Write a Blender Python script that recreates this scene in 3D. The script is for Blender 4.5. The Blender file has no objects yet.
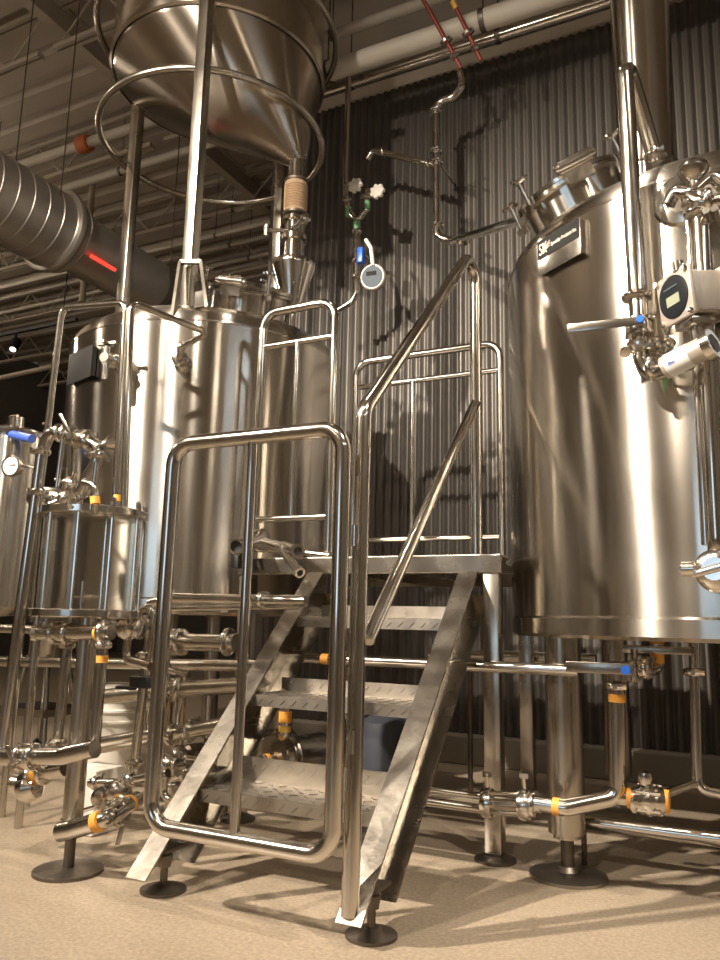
import bpy, bmesh, math, random
from mathutils import Vector, Matrix
random.seed(7)
PI = math.pi
col = bpy.context.scene.collection
V = Vector
# ------------------------------------------------------------------ camera frame
F = 776.0
YAW, PIT, ROLL = math.radians(26.5), math.radians(10.3), math.radians(1.27)
CAM = V((0, 0, 1.0))
f0 = V((-math.sin(YAW)*math.cos(PIT), math.cos(YAW)*math.cos(PIT), math.sin(PIT)))
r0 = V((math.cos(YAW), math.sin(YAW), 0)); u0 = r0.cross(f0)
CR = r0*math.cos(ROLL)+u0*math.sin(ROLL); CU = u0*math.cos(ROLL)-r0*math.sin(ROLL)

def P(px, py, **k):
    """point of the room seen at this photo position on the building plane x=, y= or z="""
    d = f0+CR*((px-360)/F)+CU*((480-py)/F)
    (a, v), = k.items(); i = 'xyz'.index(a)
    return CAM+d*((v-CAM[i])/d[i])

# ------------------------------------------------------------------ materials
def mat(name): 
    m = bpy.data.materials.new(name); m.use_nodes = True
    nt = m.node_tree; b = nt.nodes['Principled BSDF']
    return m, nt, b
def simple(name, c, rough=.5, metal=0, emit=None, es=0, spec=None):
    m, nt, b = mat(name)
    b.inputs['Base Color'].default_value = (*c, 1); b.inputs['Roughness'].default_value = rough
    b.inputs['Metallic'].default_value = metal
    if spec is not None: b.inputs['Specular IOR Level'].default_value = spec
    if emit: b.inputs['Emission Color'].default_value = (*emit, 1); b.inputs['Emission Strength'].default_value = es
    return m
def noise_steel(name, c1, c2, r1, r2, scale=(6, 6, 6), aniso=0, rot=0, bump=0, bscale=(3, 3, 60), metal=1.0):
    m, nt, b = mat(name); N = nt.nodes.new; L = nt.links.new
    tc = N('ShaderNodeTexCoord'); mp = N('ShaderNodeMapping'); mp.inputs['Scale'].default_value = scale
    L(tc.outputs['Object'], mp.inputs['Vector'])
    n = N('ShaderNodeTexNoise'); n.inputs['Scale'].default_value = 1; n.inputs['Detail'].default_value = 4
    L(mp.outputs[0], n.inputs['Vector'])
    cr = N('ShaderNodeMix'); cr.data_type = 'RGBA'; cr.inputs[6].default_value = (*c1, 1); cr.inputs[7].default_value = (*c2, 1)
    L(n.outputs['Fac'], cr.inputs[0]); L(cr.outputs[2], b.inputs['Base Color'])
    mr = N('ShaderNodeMapRange'); mr.inputs[1].default_value = .3; mr.inputs[2].default_value = .7
    mr.inputs[3].default_value = r1; mr.inputs[4].default_value = r2
    L(n.outputs['Fac'], mr.inputs[0]); L(mr.outputs[0], b.inputs['Roughness'])
    b.inputs['Metallic'].default_value = metal
    if aniso:
        b.inputs['Anisotropic'].default_value = aniso; b.inputs['Anisotropic Rotation'].default_value = rot
        t = N('ShaderNodeTangent'); t.direction_type = 'RADIAL'; t.axis = 'Z'
        L(t.outputs[0], b.inputs['Tangent'])
    if bump:
        mp2 = N('ShaderNodeMapping'); mp2.inputs['Scale'].default_value = bscale; L(tc.outputs['Object'], mp2.inputs['Vector'])
        n2 = N('ShaderNodeTexNoise'); n2.inputs['Scale'].default_value = 1; n2.inputs['Detail'].default_value = 2
        L(mp2.outputs[0], n2.inputs['Vector'])
        bp = N('ShaderNodeBump'); bp.inputs['Strength'].default_value = bump; bp.inputs['Distance'].default_value = .004
        L(n2.outputs['Fac'], bp.inputs['Height']); L(bp.outputs[0], b.inputs['Normal'])
    return m
TANK = noise_steel('tank_steel', (.68, .635, .57), (.54, .50, .44), .15, .24, (2.2, 2.2, 1.6), .95, .25, .3, (1.3, 1.3, .8))
CONE = noise_steel('cone_steel', (.64, .57, .48), (.52, .46, .38), .2, .28, (2, 2, 2), .9, .25, .2, (1.5, 1.5, 1))
TUBE = noise_steel('polished_tube', (.70, .665, .61), (.62, .585, .53), .10, .17, (9, 9, 9))
FIT = noise_steel('polished_fitting', (.74, .70, .64), (.64, .60, .54), .12, .2, (14, 14, 14))
FLAT = noise_steel('mill_steel', (.47, .43, .375), (.35, .32, .275), .20, .30, (7, 7, 7), 0, 0, .25, (20, 20, 20))
LEGM = noise_steel('satin_leg_steel', (.58, .54, .47), (.50, .46, .40), .20, .28, (5, 5, 5))
TREAD = noise_steel('tread_plate', (.44, .40, .35), (.32, .29, .25), .32, .48, (9, 9, 9), 0, 0, .3, (30, 30, 30))
DARKST = noise_steel('dark_foot_steel', (.22, .19, .16), (.14, .12, .10), .4, .6, (12, 12, 12))
DUCT = noise_steel('galvanised_duct', (.62, .58, .53), (.46, .43, .39), .3, .45, (7, 7, 7), metal=.8)
PAINTP = simple('pale_painted_pipe', (.60, .55, .47), .5)
BLACK = simple('black_rubber', (.02, .02, .02), .5)
BLKMETAL = simple('black_plastic', (.018, .017, .016), .6, spec=.12)
ORANGE = simple('orange_label', (.72, .33, .05), .6)
WHITE = simple('white_plastic', (.80, .76, .68), .45)
BLUE = simple('blue_plastic', (.03, .16, .75), .35)
BLUEH = simple('blue_hose', (.05, .11, .45), .4)
RED = simple('red_painted_rod', (.22, .03, .018), .45)
CLAY = simple('orange_band', (.55, .14, .04), .6)
TAN = noise_steel('tan_bellows', (.46, .31, .19), (.38, .26, .16), .5, .6, (9, 9, 9), metal=0)
GREYP = simple('grey_instrument_paint', (.46, .41, .35), .4, .3)
SCREEN = simple('lcd_screen', (.28, .30, .22), .3)
DARKFACE = simple('dark_dial_face', (.012, .014, .017), .5, spec=.15)
SLATE = simple('slate_dial_face', (.07, .09, .11), .5, spec=.2)
GAUGEW = simple('gauge_face', (.80, .76, .68), .4)
INK = simple('dark_ink', (.02, .02, .02), .6, spec=.1)
INKW = simple('pale_lettering', (.72, .68, .60), .5)
DECAL = simple('white_decal', (.75, .74, .72), .5)
GREEN = simple('green_band', (.18, .42, .22), .5)
LAMPG = simple('lamp_glass', (1, .9, .75), .3, 0, (1, .78, .52), 60)
GLINT = simple('red_glint_glow', (.9, .05, .03), .4, 0, (1, .05, .03), 1.6)  # glow colour for the red reflection on the duct
BRASSY = simple('yellow_band', (.70, .42, .08), .5)

def glass():
    m, nt, b = mat('sight_glass')
    b.inputs['Base Color'].default_value = (.93, .92, .88, 1); b.inputs['Roughness'].default_value = .10
    b.inputs['Transmission Weight'].default_value = 1; b.inputs['IOR'].default_value = 1.3
    return m
GLASS = glass()
def floor_mat():
    m, nt, b = mat('sealed_concrete'); N = nt.nodes.new; L = nt.links.new
    tc = N('ShaderNodeTexCoord')
    n1 = N('ShaderNodeTexNoise'); n1.inputs['Scale'].default_value = 1.3; n1.inputs['Detail'].default_value = 6
    n2 = N('ShaderNodeTexVoronoi'); n2.inputs['Scale'].default_value = 60
    n3 = N('ShaderNodeTexNoise'); n3.inputs['Scale'].default_value = 70; n3.inputs['Detail'].default_value = 6
    for n in (n1, n2, n3): L(tc.outputs['Object'], n.inputs['Vector'])
    r1 = N('ShaderNodeValToRGB'); r1.color_ramp.elements[0].position = .3; r1.color_ramp.elements[1].position = .7
    r1.color_ramp.elements[0].color = (.36, .29, .215, 1); r1.color_ramp.elements[1].color = (.41, .335, .25, 1)
    L(n1.outputs['Fac'], r1.inputs[0])
    r2 = N('ShaderNodeValToRGB'); r2.color_ramp.elements[0].position = .0; r2.color_ramp.elements[1].position = .22
    r2.color_ramp.elements[0].color = (1.7, 1.6, 1.4, 1); r2.color_ramp.elements[1].color = (1, 1, 1, 1)
    L(n2.outputs['Distance'], r2.inputs[0])
    r3 = N('ShaderNodeValToRGB'); r3.color_ramp.elements[0].position = .35; r3.color_ramp.elements[1].position = .65
    r3.color_ramp.elements[0].color = (.80, .79, .77, 1); r3.color_ramp.elements[1].color = (1.1, 1.1, 1.1, 1)
    L(n3.outputs['Fac'], r3.inputs[0])
    def mul(a, c):
        x = N('ShaderNodeMix'); x.data_type = 'RGBA'; x.blend_type = 'MULTIPLY'; x.inputs[0].default_value = 1
        L(a, x.inputs[6]); L(c, x.inputs[7]); return x.outputs[2]
    L(mul(mul(r1.outputs[0], r2.outputs[0]), r3.outputs[0]), b.inputs['Base Color'])
    rr = N('ShaderNodeMapRange'); rr.inputs[3].default_value = .28; rr.inputs[4].default_value = .55
    L(n1.outputs['Fac'], rr.inputs[0]); L(rr.outputs[0], b.inputs['Roughness'])
    bp = N('ShaderNodeBump'); bp.inputs['Strength'].default_value = .15; bp.inputs['Distance'].default_value = .003
    L(n3.outputs['Fac'], bp.inputs['Height']); L(bp.outputs[0], b.inputs['Normal'])
    return m
FLOOR = floor_mat()
CORR = noise_steel('dark_corrugated_sheet', (.125, .113, .10), (.10, .09, .08), .38, .5, (3, 3, 3), metal=.35)
BEIGE = noise_steel('beige_wall_paint', (.50, .44, .36), (.44, .39, .32), .7, .8, (2, 2, 2), metal=0)
DECKM = noise_steel('ceiling_deck_paint', (.55, .48, .40), (.45, .39, .33), .6, .7, (1, 1, 1), metal=0)
JOIST = noise_steel('joist_paint', (.55, .48, .39), (.44, .38, .31), .6, .7, (2, 2, 2), metal=0)
DARKW = noise_steel('dark_grey_wall', (.15, .13, .11), (.12, .105, .09), .8, .9, (1, 1, 1), metal=0)
CURB = noise_steel('concrete_curb', (.30, .26, .21), (.24, .21, .17), .6, .8, (4, 4, 4), metal=0)

# ------------------------------------------------------------------ mesh helpers
def finish(name, bm, m, parent=None, smooth=True, ang=38):
    bmesh.ops.recalc_face_normals(bm, faces=bm.faces)
    if smooth:
        a = math.radians(ang)
        for f in bm.faces: f.smooth = True
        for e in bm.edges:
            if len(e.link_faces) == 2 and e.calc_face_angle(0) > a: e.smooth = False
    me = bpy.data.meshes.new(name); bm.to_mesh(me); bm.free()
    me.materials.append(m)
    o = bpy.data.objects.new(name, me); col.objects.link(o)
    if parent: 
        o.parent = parent
        o.matrix_parent_inverse = Matrix.Identity(4)
        mw = Matrix.Translation(-wl(parent)); me.transform(mw)
    return o
def wl(o):
    p = V(o.location)
    while o.parent: o = o.parent; p = p+V(o.location)
    return p
def new(): return bmesh.new()
def thing(name, label, cat, loc=(0, 0, 0), group=None):
    o = bpy.data.objects.new(name, None); col.objects.link(o); o.location = V(loc); o.empty_display_size = .1
    o['label'] = label; o['category'] = cat
    if group: o['group'] = group
    return o
def tag(o, label, cat, group=None):
    o['label'] = label; o['category'] = cat
    if group: o['group'] = group
    return o
def frame(d):
    d = V(d).normalized(); a = V((0, 0, 1)) if abs(d.z) < .95 else V((1, 0, 0))
    x = a.cross(d).normalized(); y = d.cross(x).normalized(); return x, y, d
def lathe(bm, prof, org=(0, 0, 0), axis=(0, 0, 1), seg=32, cap=True):
    x, y, d = frame(axis) if tuple(axis) != (0, 0, 1) else (V((1, 0, 0)), V((0, 1, 0)), V((0, 0, 1)))
    org = V(org); rings = []
    for r, h in prof:
        if r < 1e-5: rings.append([bm.verts.new(org+d*h)])
        else: rings.append([bm.verts.new(org+d*h+(x*math.cos(2*PI*k/seg)+y*math.sin(2*PI*k/seg))*r) for k in range(seg)])
    for a, b in zip(rings, rings[1:]):
        for k in range(seg):
            j = (k+1) % seg
            if len(a) == 1 and len(b) == 1: continue
            if len(a) == 1: bm.faces.new((a[0], b[k], b[j]))
            elif len(b) == 1: bm.faces.new((a[k], a[j], b[0]))
            else: bm.faces.new((a[k], a[j], b[j], b[k]))
    if cap:
        if len(rings[0]) > 1: bm.faces.new(rings[0][::-1])
        if len(rings[-1]) > 1: bm.faces.new(rings[-1])
    return bm
def cyl(bm, a, b, r, seg=20, r2=None):
    a, b = V(a), V(b); L = (b-a).length
    return lathe(bm, [(r, 0), (r if r2 is None else r2, L)], a, (b-a)/L, seg)
def fillet(pts, R, n=6):
    pts = [V(p) for p in pts]; out = [pts[0]]
    for a, p, b in zip(pts, pts[1:], pts[2:]):
        u = (a-p); v = (b-p); lu, lv = u.length, v.length; u.normalize(); v.normalize()
        th = u.angle(v)
        if th > PI-.03: out.append(p); continue
        t = min(R/math.tan(th/2), lu*.48, lv*.48); rr = t*math.tan(th/2)
        c = p+(u+v).normalized()*(rr/math.sin(th/2))
        s, e = p+u*t-c, p+v*t-c; tot = s.angle(e)
        for k in range(n+1):
            q = k/n; out.append(c+(s*math.sin((1-q)*tot)+e*math.sin(q*tot))/math.sin(tot))
    out.append(pts[-1]); return out
def tube(bm, pts, r, R=.08, seg=14, closed=False, n=6, wall=0):
    path = fillet(pts, R, n) if not closed else [V(p) for p in pts]
    P2 = [path[0]]
    for p in path[1:]:
        if (p-P2[-1]).length > 1e-4: P2.append(p)
    path = P2; N = len(path); rings = []; x = None
    for i, p in enumerate(path):
        if closed: t = (path[(i+1) % N]-path[i-1]).normalized()
        else: t = ((path[min(i+1, N-1)]-p).normalized()+(p-path[max(i-1, 0)]).normalized()).normalized()
        if x is None: x, y, _ = frame(t)
        else: x = (x-t*x.dot(t)).normalized(); y = t.cross(x)
        rings.append([bm.verts.new(p+(x*math.cos(2*PI*k/seg)+y*math.sin(2*PI*k/seg))*r) for k in range(seg)])
    for i in range(N if closed else N-1):
        a, b = rings[i], rings[(i+1) % N]
        for k in range(seg):
            j = (k+1) % seg; bm.faces.new((a[k], a[j], b[j], b[k]))
    if not closed: bm.faces.new(rings[0][::-1]); bm.faces.new(rings[-1])
    return bm
def box(bm, c, s, ax=None, bev=0):
    c = V(c); X, Y, Z = ax if ax else (V((1, 0, 0)), V((0, 1, 0)), V((0, 0, 1)))
    vs = [bm.verts.new(c+X*(sx*s[0]/2)+Y*(sy*s[1]/2)+Z*(sz*s[2]/2)) for sx in (-1, 1) for sy in (-1, 1) for sz in (-1, 1)]
    es = []
    fs = [bm.faces.new([vs[i] for i in q]) for q in ((0, 1, 3, 2), (4, 6, 7, 5), (0, 4, 5, 1), (2, 3, 7, 6), (0, 2, 6, 4), (1, 5, 7, 3))]
    if bev:
        for f in fs: es += f.edges
        bmesh.ops.bevel(bm, geom=list(set(es)), offset=bev, segments=2, affect='EDGES', profile=.5)
    return bm
def prism(bm, pts, h):
    """polygon points (3-D, planar) pushed along vector h"""
    h = V(h); a = [bm.verts.new(V(p)) for p in pts]; b = [bm.verts.new(V(p)+h) for p in pts]
    bm.faces.new(a[::-1]); bm.faces.new(b)
    for i in range(len(a)): j = (i+1) % len(a); bm.faces.new((a[i], a[j], b[j], b[i]))
    return bm
def text(name, s, org, xdir, ydir, size, m, parent, depth=.0008, wid=None):
    cu = bpy.data.curves.new('t', 'FONT'); cu.body = s; cu.size = size; cu.extrude = depth
    to = bpy.data.objects.new('t', cu); col.objects.link(to)
    dg = bpy.context.evaluated_depsgraph_get(); dg.update()
    me = bpy.data.meshes.new_from_object(to.evaluated_get(dg))
    bpy.data.objects.remove(to)
    X = V(xdir).normalized(); Y = V(ydir).normalized(); Z = X.cross(Y)
    sx = 1
    if wid:
        w = max(v.co.x for v in me.vertices); sx = wid/w
    for v in me.vertices: v.co = V(org)+X*(v.co.x*sx)+Y*v.co.y+Z*v.co.z
    me.transform(Matrix.Translation(-wl(parent))); me.materials.clear(); me.materials.append(m)
    o = bpy.data.objects.new(name, me); col.objects.link(o); o.parent = parent
    return o
# ---------------------------------------------------- sanitary fittings (parts)
def part_tube(par, pts, r, R=.07, m=None, name='tube', seg=14): return finish(name, tube(new(), pts, r, R, seg), m or TUBE, par)
def clamp(par, c, d, r, wing=True, name='clamp'):
    bm = new(); d = V(d).normalized(); c = V(c)
    lathe(bm, [(r*.9, -.016), (r*1.45, -.011), (r*1.6, -.004), (r*1.6, .004), (r*1.45, .011), (r*.9, .016)], c, d, 20)
    if wing:
        x, y, _ = frame(d); p = c+x*(r*1.75)
        cyl(bm, p-y*.018, p+y*.03, .006, 8); cyl(bm, p+y*.03, p+y*.042, .012, 8)
        box(bm, p-d*0, (.02, .014, .018), (x, y, d))
    return finish(name, bm, FIT, par)
def valve(par, c, d, r, h, L=.16, m=None, blue=False, lw=.022):
    """butterfly valve: body disc across direction d, lever pointing along h"""
    d = V(d).normalized(); c = V(c); h = V(h).normalized(); s = d.cross(h)
    s = s.normalized() if s.length > .1 else frame(d)[0]
    bm = new(); lathe(bm, [(r*.95, -.035), (r*1.5, -.033), (r*1.5, -.022), (r*1.25, -.02), (r*1.35, 0), (r*1.25, .02), (r*1.5, .022), (r*1.5, .033), (r*.95, .035)], c, d, 22)
    cyl(bm, c, c+s*(r*2.1), .012, 12)
    for k in (-1, 1): cyl(bm, c+h*(r*1.45)*k-d*.04, c+h*(r*1.45)*k+d*.04, .006, 8)
    b = finish('valve', bm, FIT, par)
    p = c+s*(r*2.15); bm = new()
    box(bm, p+h*(L/2-.01), (L, lw, .006), (h, d, s), .002)
    cyl(bm, p-s*.004, p+s*.012, .015, 14)
    hd = finish('lever', bm, m or FLAT, b)
    if blue: finish('cap', cyl(new(), p+s*.012, p+s*.02, .013, 14), BLUE, hd)
    return b
def band(par, a, b, r, m=None, name='orange_label'):
    o = finish(name, cyl(new(), a, b, r*1.03+.0006, 16), m or ORANGE, par); o['label'] = name.replace('_', ' ')+' band wrapped round the tube'; return o
def openend(par, a, b, r, name='open_end'):
    a, b = V(a), V(b); L = (b-a).length
    return finish(name, lathe(new(), [(r*.75, 0), (r, 0), (r, L-.012), (r*1.25, L-.010), (r*1.25, L), (r*.72, L), (r*.72, L-.10), (0, L-.10)], a, (b-a)/L, 20, cap=False), TUBE, par)
def blackdisc(par, c, d, r): return finish('bore', cyl(new(), V(c), V(c)+V(d).normalized()*.002, r, 18), BLACK, par)

# =================================================================== SETTING
def struct(name, bm, m, smooth=False):
    o = finish(name, bm, m, None, smooth); o['kind'] = 'structure'; return o
XL, XR, YF, YB, YFAR, H = -16.0, 4.6, -5.5, 5.72, 17.0, 7.3
bm = new(); box(bm, ((XL+XR)/2, (YF+YFAR)/2, -.05), (XR-XL, YFAR-YF, .1)); struct('floor', bm, FLOOR)
# corrugated wall sheet (real corrugation), its wavy top edge at 5.74
bm = new(); WX0, WX1 = -3.75, XR; pit = .072; n = int((WX1-WX0)/pit*8); lo = []; hi = []
for i in range(n+1):
    x = WX0+(WX1-WX0)*i/n; y = YB+.013*math.sin(2*PI*x/pit)
    lo.append(bm.verts.new((x, y, .20))); hi.append(bm.verts.new((x, y, 5.74)))
for i in range(n): bm.faces.new((lo[i], lo[i+1], hi[i+1], hi[i]))
w = struct('wall_back', bm, CORR, True)
bm = new(); box(bm, ((WX0+WX1)/2, YB+.12, H/2), (WX1-WX0, .2, H)); struct('wall_back_upper', bm, BEIGE)
bm = new(); box(bm, ((WX0+WX1)/2, YB-.06, .10), (WX1-WX0, .16, .2), bev=.01); struct('baseboard_back', bm, CURB)
bm = new(); box(bm, (WX0-.02, (YB+YFAR)/2, H/2), (.2, YFAR-YB, H)); struct('wall_return', bm, DARKW)
bm = new(); box(bm, (XL-.1, (YF+YFAR)/2, H/2), (.2, YFAR-YF, H)); struct('wall_left', bm, DARKW)
bm = new(); box(bm, ((XL+WX0)/2, YFAR+.1, H/2), (WX0-XL, .2, H)); struct('wall_far', bm, DARKW)
bm = new(); box(bm, (XR+.1, (YF+YB)/2, H/2), (.2, YB-YF, H)); struct('wall_right', bm, BEIGE)
bm = new(); box(bm, ((XL+XR)/2, YF-.1, H/2), (XR-XL, .2, H)); struct('wall_front', bm, BEIGE)
# trapezoid steel deck, ribs along X
bm = new(); per = .42; y = YF; row = []
while y < YFAR:
    for dy, dz in ((0, 0), (.22, 0), (.26, .10), (.38, .10)): row.append((y+dy, H+dz))
    y += per
a = [bm.verts.new((XL, yy, zz)) for yy, zz in row]; b = [bm.verts.new((XR, yy, zz)) for yy, zz in row]
for i in range(len(row)-1): bm.faces.new((a[i], a[i+1], b[i+1], b[i]))
struct('ceiling', bm, DECKM)
# main steel beam along Y and open-web joists along X
def beam(x, lab):
    bm = new(); box(bm, (x, 5.5, 7.02), (.12, 22, .02)); box(bm, (x, 5.5, 7.16), (.03, 22, .28)); box(bm, (x, 5.5, 7.29), (.12, 22, .018))
    tag(finish('ceiling_beam', bm, JOIST, None, False), lab, 'beam')
beam(P(75, 45, z=7.01).x, 'long steel beam running diagonally across the ceiling above the left tank')
jy = [3.2, 4.9, 6.6, 8.3, 10.0, 11.7, 13.4]
jl = ['over the front of the duct', 'above the hopper ring', 'just beyond the hopper', 'second beyond the hopper', 'third beyond the hopper', 'fourth beyond the hopper', 'farthest from the hopper']
for y, s in zip(jy, jl):
    t = thing('roof_joist', 'open web steel roof joist '+s, 'joist', (0, y, 6.8), 'open web roof joists')
    x0, x1 = (XL+.1, -6.3)
    xe = XR-.1 if y < YB-.3 else WX0-.2
    segs = [(XL+.1, -6.26), (-6.04, xe)]
    bm = new()
    for (p, q) in segs:
        for zz in (6.72, 7.24):
            box(bm, ((p+q)/2, y-.03, zz), (q-p, .035, .05)); box(bm, ((p+q)/2, y+.03, zz), (q-p, .035, .05))
    finish('chord', bm, JOIST, t, False)
    bm = new()
    for (p, q) in segs:
        nn = int((q-p)/.5); s_ = (q-p)/nn
        for k in range(nn):
            za, zb = (6.72, 7.24) if k % 2 == 0 else (7.24, 6.72)
            cyl(bm, (p+k*s_, y, za), (p+(k+1)*s_, y, zb), .013, 6)
    finish('web', bm, JOIST, t)
# conduits under the deck on the left
def ceil_pipe(a, b, r, lab, m=PAINTP, band_at=None, nm='ceiling_pipe'):
    t = thing(nm, lab, 'pipe', a, None); part_tube(t, [a, b], r, m=m, name='tube')
    a, b = V(a), V(b)
    for k in (.15, .45, .75):
        bm = new(); p = a.lerp(b, k); cyl(bm, p, (p.x, p.y, H+.05), .006, 6)
        lathe(bm, [(r*1.15, -.02), (r*1.15, .02)], p, (b-a), 12)
        finish('hanger', bm, DARKST, t)
    if band_at is not None:
        p = a.lerp(b, band_at); d = (b-a).normalized()
        lab_ = finish('coupling', lathe(new(), [(r*1.0, -.09), (r*1.5, -.08), (r*1.7, 0), (r*1.5, .08), (r*1.0, .09)], p, d, 16), CLAY, t); lab_['label'] = 'orange coupling'
    return t
A = P(20, 165, z=6.55); B = P(165, 118, z=6.55); d = (B-A); ym = (A.y+B.y)/2
cp = ceil_pipe((-12, ym, 6.55), (-3.9, ym, 6.55), .062, 'pale sprinkler pipe with an orange coupling under the roof deck', band_at=(P(87, 146, z=6.55).x+12)/8.1)
q = P(70, 187, z=6.5); ceil_pipe((-12, q.y, 6.5), (-5.0, q.y, 6.5), .05, 'pale pipe under the deck just beyond the pipe with orange coupling')
q = P(290, 205, z=6.3)
for k, (px, py, s) in enumerate(((230, 262, 'nearest of the thin conduits behind the tank brackets'), (230, 245, 'middle one of the thin conduits behind the tank brackets'), (230, 232, 'farthest of the thin conduits behind the tank brackets'))):
    q = P(px, py, z=6.2-.02*k); ceil_pipe((-13, q.y, 6.2-.02*k), (-4.0, q.y, 6.2-.02*k), .03, 'thin pale conduit, '+s)
# slanted brace strip seen left of the tank
t = finish('hanging_rod', tube(new(), [P(0, 378, y=6.5), P(55, 366, y=6.5)], .03), JOIST); tag(t, 'thin pale pipe crossing the dark far left behind the tank', 'pipe')
t = finish('hanging_rod', tube(new(), [(-9.5, 9, 6.5)], .02) if False else tube(new(), [P(0, 290, y=8), P(60, 270, y=8)], .035), JOIST); tag(t, 'slanting pale pipe below the round duct at the far left', 'pipe')
q = P(82, 302, y=7.5); t = finish('drop_rod', cyl(new(), q, (q.x, q.y, H), .045, 10), JOIST); tag(t, 'vertical drop pipe behind the left tank top, partly behind the duct', 'pipe')

# ------------------------------------------------------------ spiral duct
DX, DZ = -5.25, 4.30
t = thing('round_duct', 'large round spiral galvanised air duct hanging at upper left', 'duct', (DX, 3, DZ))
y0, y1 = 0.5, 4.42
bm = new(); prof = []; yy = y0
while yy < y1:
    prof += [(.335, yy), (.335, yy+.125), (.342, yy+.13), (.342, yy+.14), (.335, yy+.145)]; yy += .15
lathe(bm, prof, (DX, 0, DZ), (0, 1, 0), 48); finish('duct_body', bm, DUCT, t)
bm = new(); lathe(bm, [(.335, y1-.04), (.375, y1-.03), (.385, y1), (.375, y1+.03), (.30, y1+.10)], (DX, 0, DZ), (0, 1, 0), 48); finish('end_collar', bm, DUCT, t)
bm = new(); lathe(bm, [(.27, y1+.04), (.27, y1+1.2), (.275, y1+1.21), (.275, y1+1.24), (.27, y1+1.25), (.27, y1+1.7)], (DX, 0, DZ), (0, 1, 0), 40); finish('narrow_duct', bm, DUCT, t)
bm = new(); lathe(bm, [(.27, 0), (.30, .02), (.30, .10), (.27, .12), (.27, .9), (.29, .92), (.29, 1.0)], (DX, y1+1.65, DZ), (.55, .8, -.1), 40); finish('branch_elbow', bm, DUCT, t)
for yy in (1.5, 3.0, 4.2, 5.6):
    for s in (-1, 1): finish('hanger', cyl(new(), (DX+s*.3, yy, DZ), (DX+s*.3, yy, H), .006, 6), DARKST, t)
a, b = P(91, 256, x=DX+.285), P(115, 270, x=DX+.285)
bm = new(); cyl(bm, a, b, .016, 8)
tag(finish('red_glint', bm, GLINT), 'red glint on the side of the narrow duct, made as a glowing bar', 'light')  # no lamp: a glowing bar draws the red reflection on the duct

# ------------------------------------------------------------ pipes along the back wall top
def wallrun(y, z, r, m, lab, x0=-3.6, x1=XR-.05):
    t = thing('wall_pipe', lab, 'pipe', (0, y, z)); part_tube(t, [(x0, y, z), (x1, y, z)], r, m=m)
    for x in (-2.9, -1.55, -.2, 1.2, 2.6):
        bm = new(); lathe(bm, [(r*1.12, -.02), (r*1.12, .02)], (x, y, z), (1, 0, 0), 16); cyl(bm, (x, y, z+r), (x, y, H), .007, 6)
        finish('hanger', bm, DARKST, t)
q = P(480, 42, y=5.45); wallrun(5.45, q.z, .055, FIT, 'bright steel pipe along the wall just above the corrugated sheet')
q = P(460, 28, y=5.04); wallrun(5.04, q.z, .08, PAINTP, 'thick pale pipe along the wall above the bright steel pipe')
q = P(400, 11, y=5.1); wallrun(5.1, q.z, .045, PAINTP, 'thin pale pipe, topmost along the back wall')

for k, (a, b, lab) in enumerate((((428, 8), (461, 68), 'red threaded rod slanting across the wall pipes, left one'), ((452, 0), (481, 60), 'red threaded rod slanting across the wall pipes, right one'))):
    t = thing('hanger_rod', lab, 'rod', P(*b, y=5.0)); a_, b_ = P(*a, y=4.85), P(*b, y=5.05)
    part_tube(t, [a_+(a_-b_)*.3, b_], .016, m=RED, name='rod')
    bm = new(); p = a_.lerp(b_, .55); lathe(bm, [(.03, -.02), (.05, -.01), (.05, .01), (.03, .02)], p, (b_-a_), 10)
    lathe(bm, [(.028, -.02), (.036, 0), (.028, .02)], p+(b_-a_)*.25, (b_-a_), 6); finish('turnbuckle', bm, FIT, t)
    if k == 1: finish('tape', lathe(new(), [(.022, -.03), (.022, .03)], a_.lerp(b_, .08), b_-a_, 10), BRASSY, t)

# ------------------------------------------------------------ wall drops
WY = 5.25
t = thing('steam_pipe', 'polished pipe with swan neck top, dropping down the corrugated wall to the right tank', 'pipe', P(437, 235, y=WY))
pts = [P(460, 72, y=WY), P(463, 86, y=WY), P(452, 98, y=WY), P(436, 103, y=WY), P(437, 237, y=WY), P(452, 241, y=WY), P(512, 223, y=WY-.9), P(530, 219, y=4.0)]
part_tube(t, pts, .031, R=.09)
for (px, py) in ((436, 112), (436, 152), (437, 163), (438, 226)): clamp(t, P(px, py, y=WY), (0, 0, 1), .031)
clamp(t, P(463, 240, y=WY-.15), (P(512, 223, y=WY-.9)-P(452, 241, y=WY)), .03)
part_tube(t, [P(436, 157, y=WY), (P(436, 157, y=WY)+V((0, .45, 0)))], .014, name='wall_bracket')
t = thing('branch_pipe', 'short polished pipe reaching left across the wall to a small elbow', 'pipe', P(400, 160, y=WY))
part_tube(t, [P(434, 165, y=WY), P(385, 153, y=WY), P(372, 151, y=WY), P(367, 160, y=WY)], .026, R=.06)
clamp(t, P(383, 152, y=WY), (1, 0, .1), .026); clamp(t, P(428, 164, y=WY), (1, 0, .1), .024)
t = thing('valve_manifold', 'slim pipe drop with two white handwheels, blue valve and round meter on the back wall', 'pipe', P(352, 300, y=WY))
Q = lambda x, y, o=0: P(x, y, y=WY-o)
part_tube(t, [Q(362, 62), Q(349, 63), Q(346, 175), Q(346, 192), Q(349, 210), Q(357, 222), Q(366, 210), Q(367, 190)], .026, R=.07)
part_tube(t, [Q(357, 222), Q(357, 292), Q(352, 302), Q(335, 312)], .024, R=.08)
for (px, py) in ((348, 186), (347, 200), (366, 198), (357, 232), (357, 262), (357, 278)): clamp(t, Q(px, py), (0, 0, 1), .026)
clamp(t, Q(360, 62), (1, 0, 0), .026)
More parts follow.
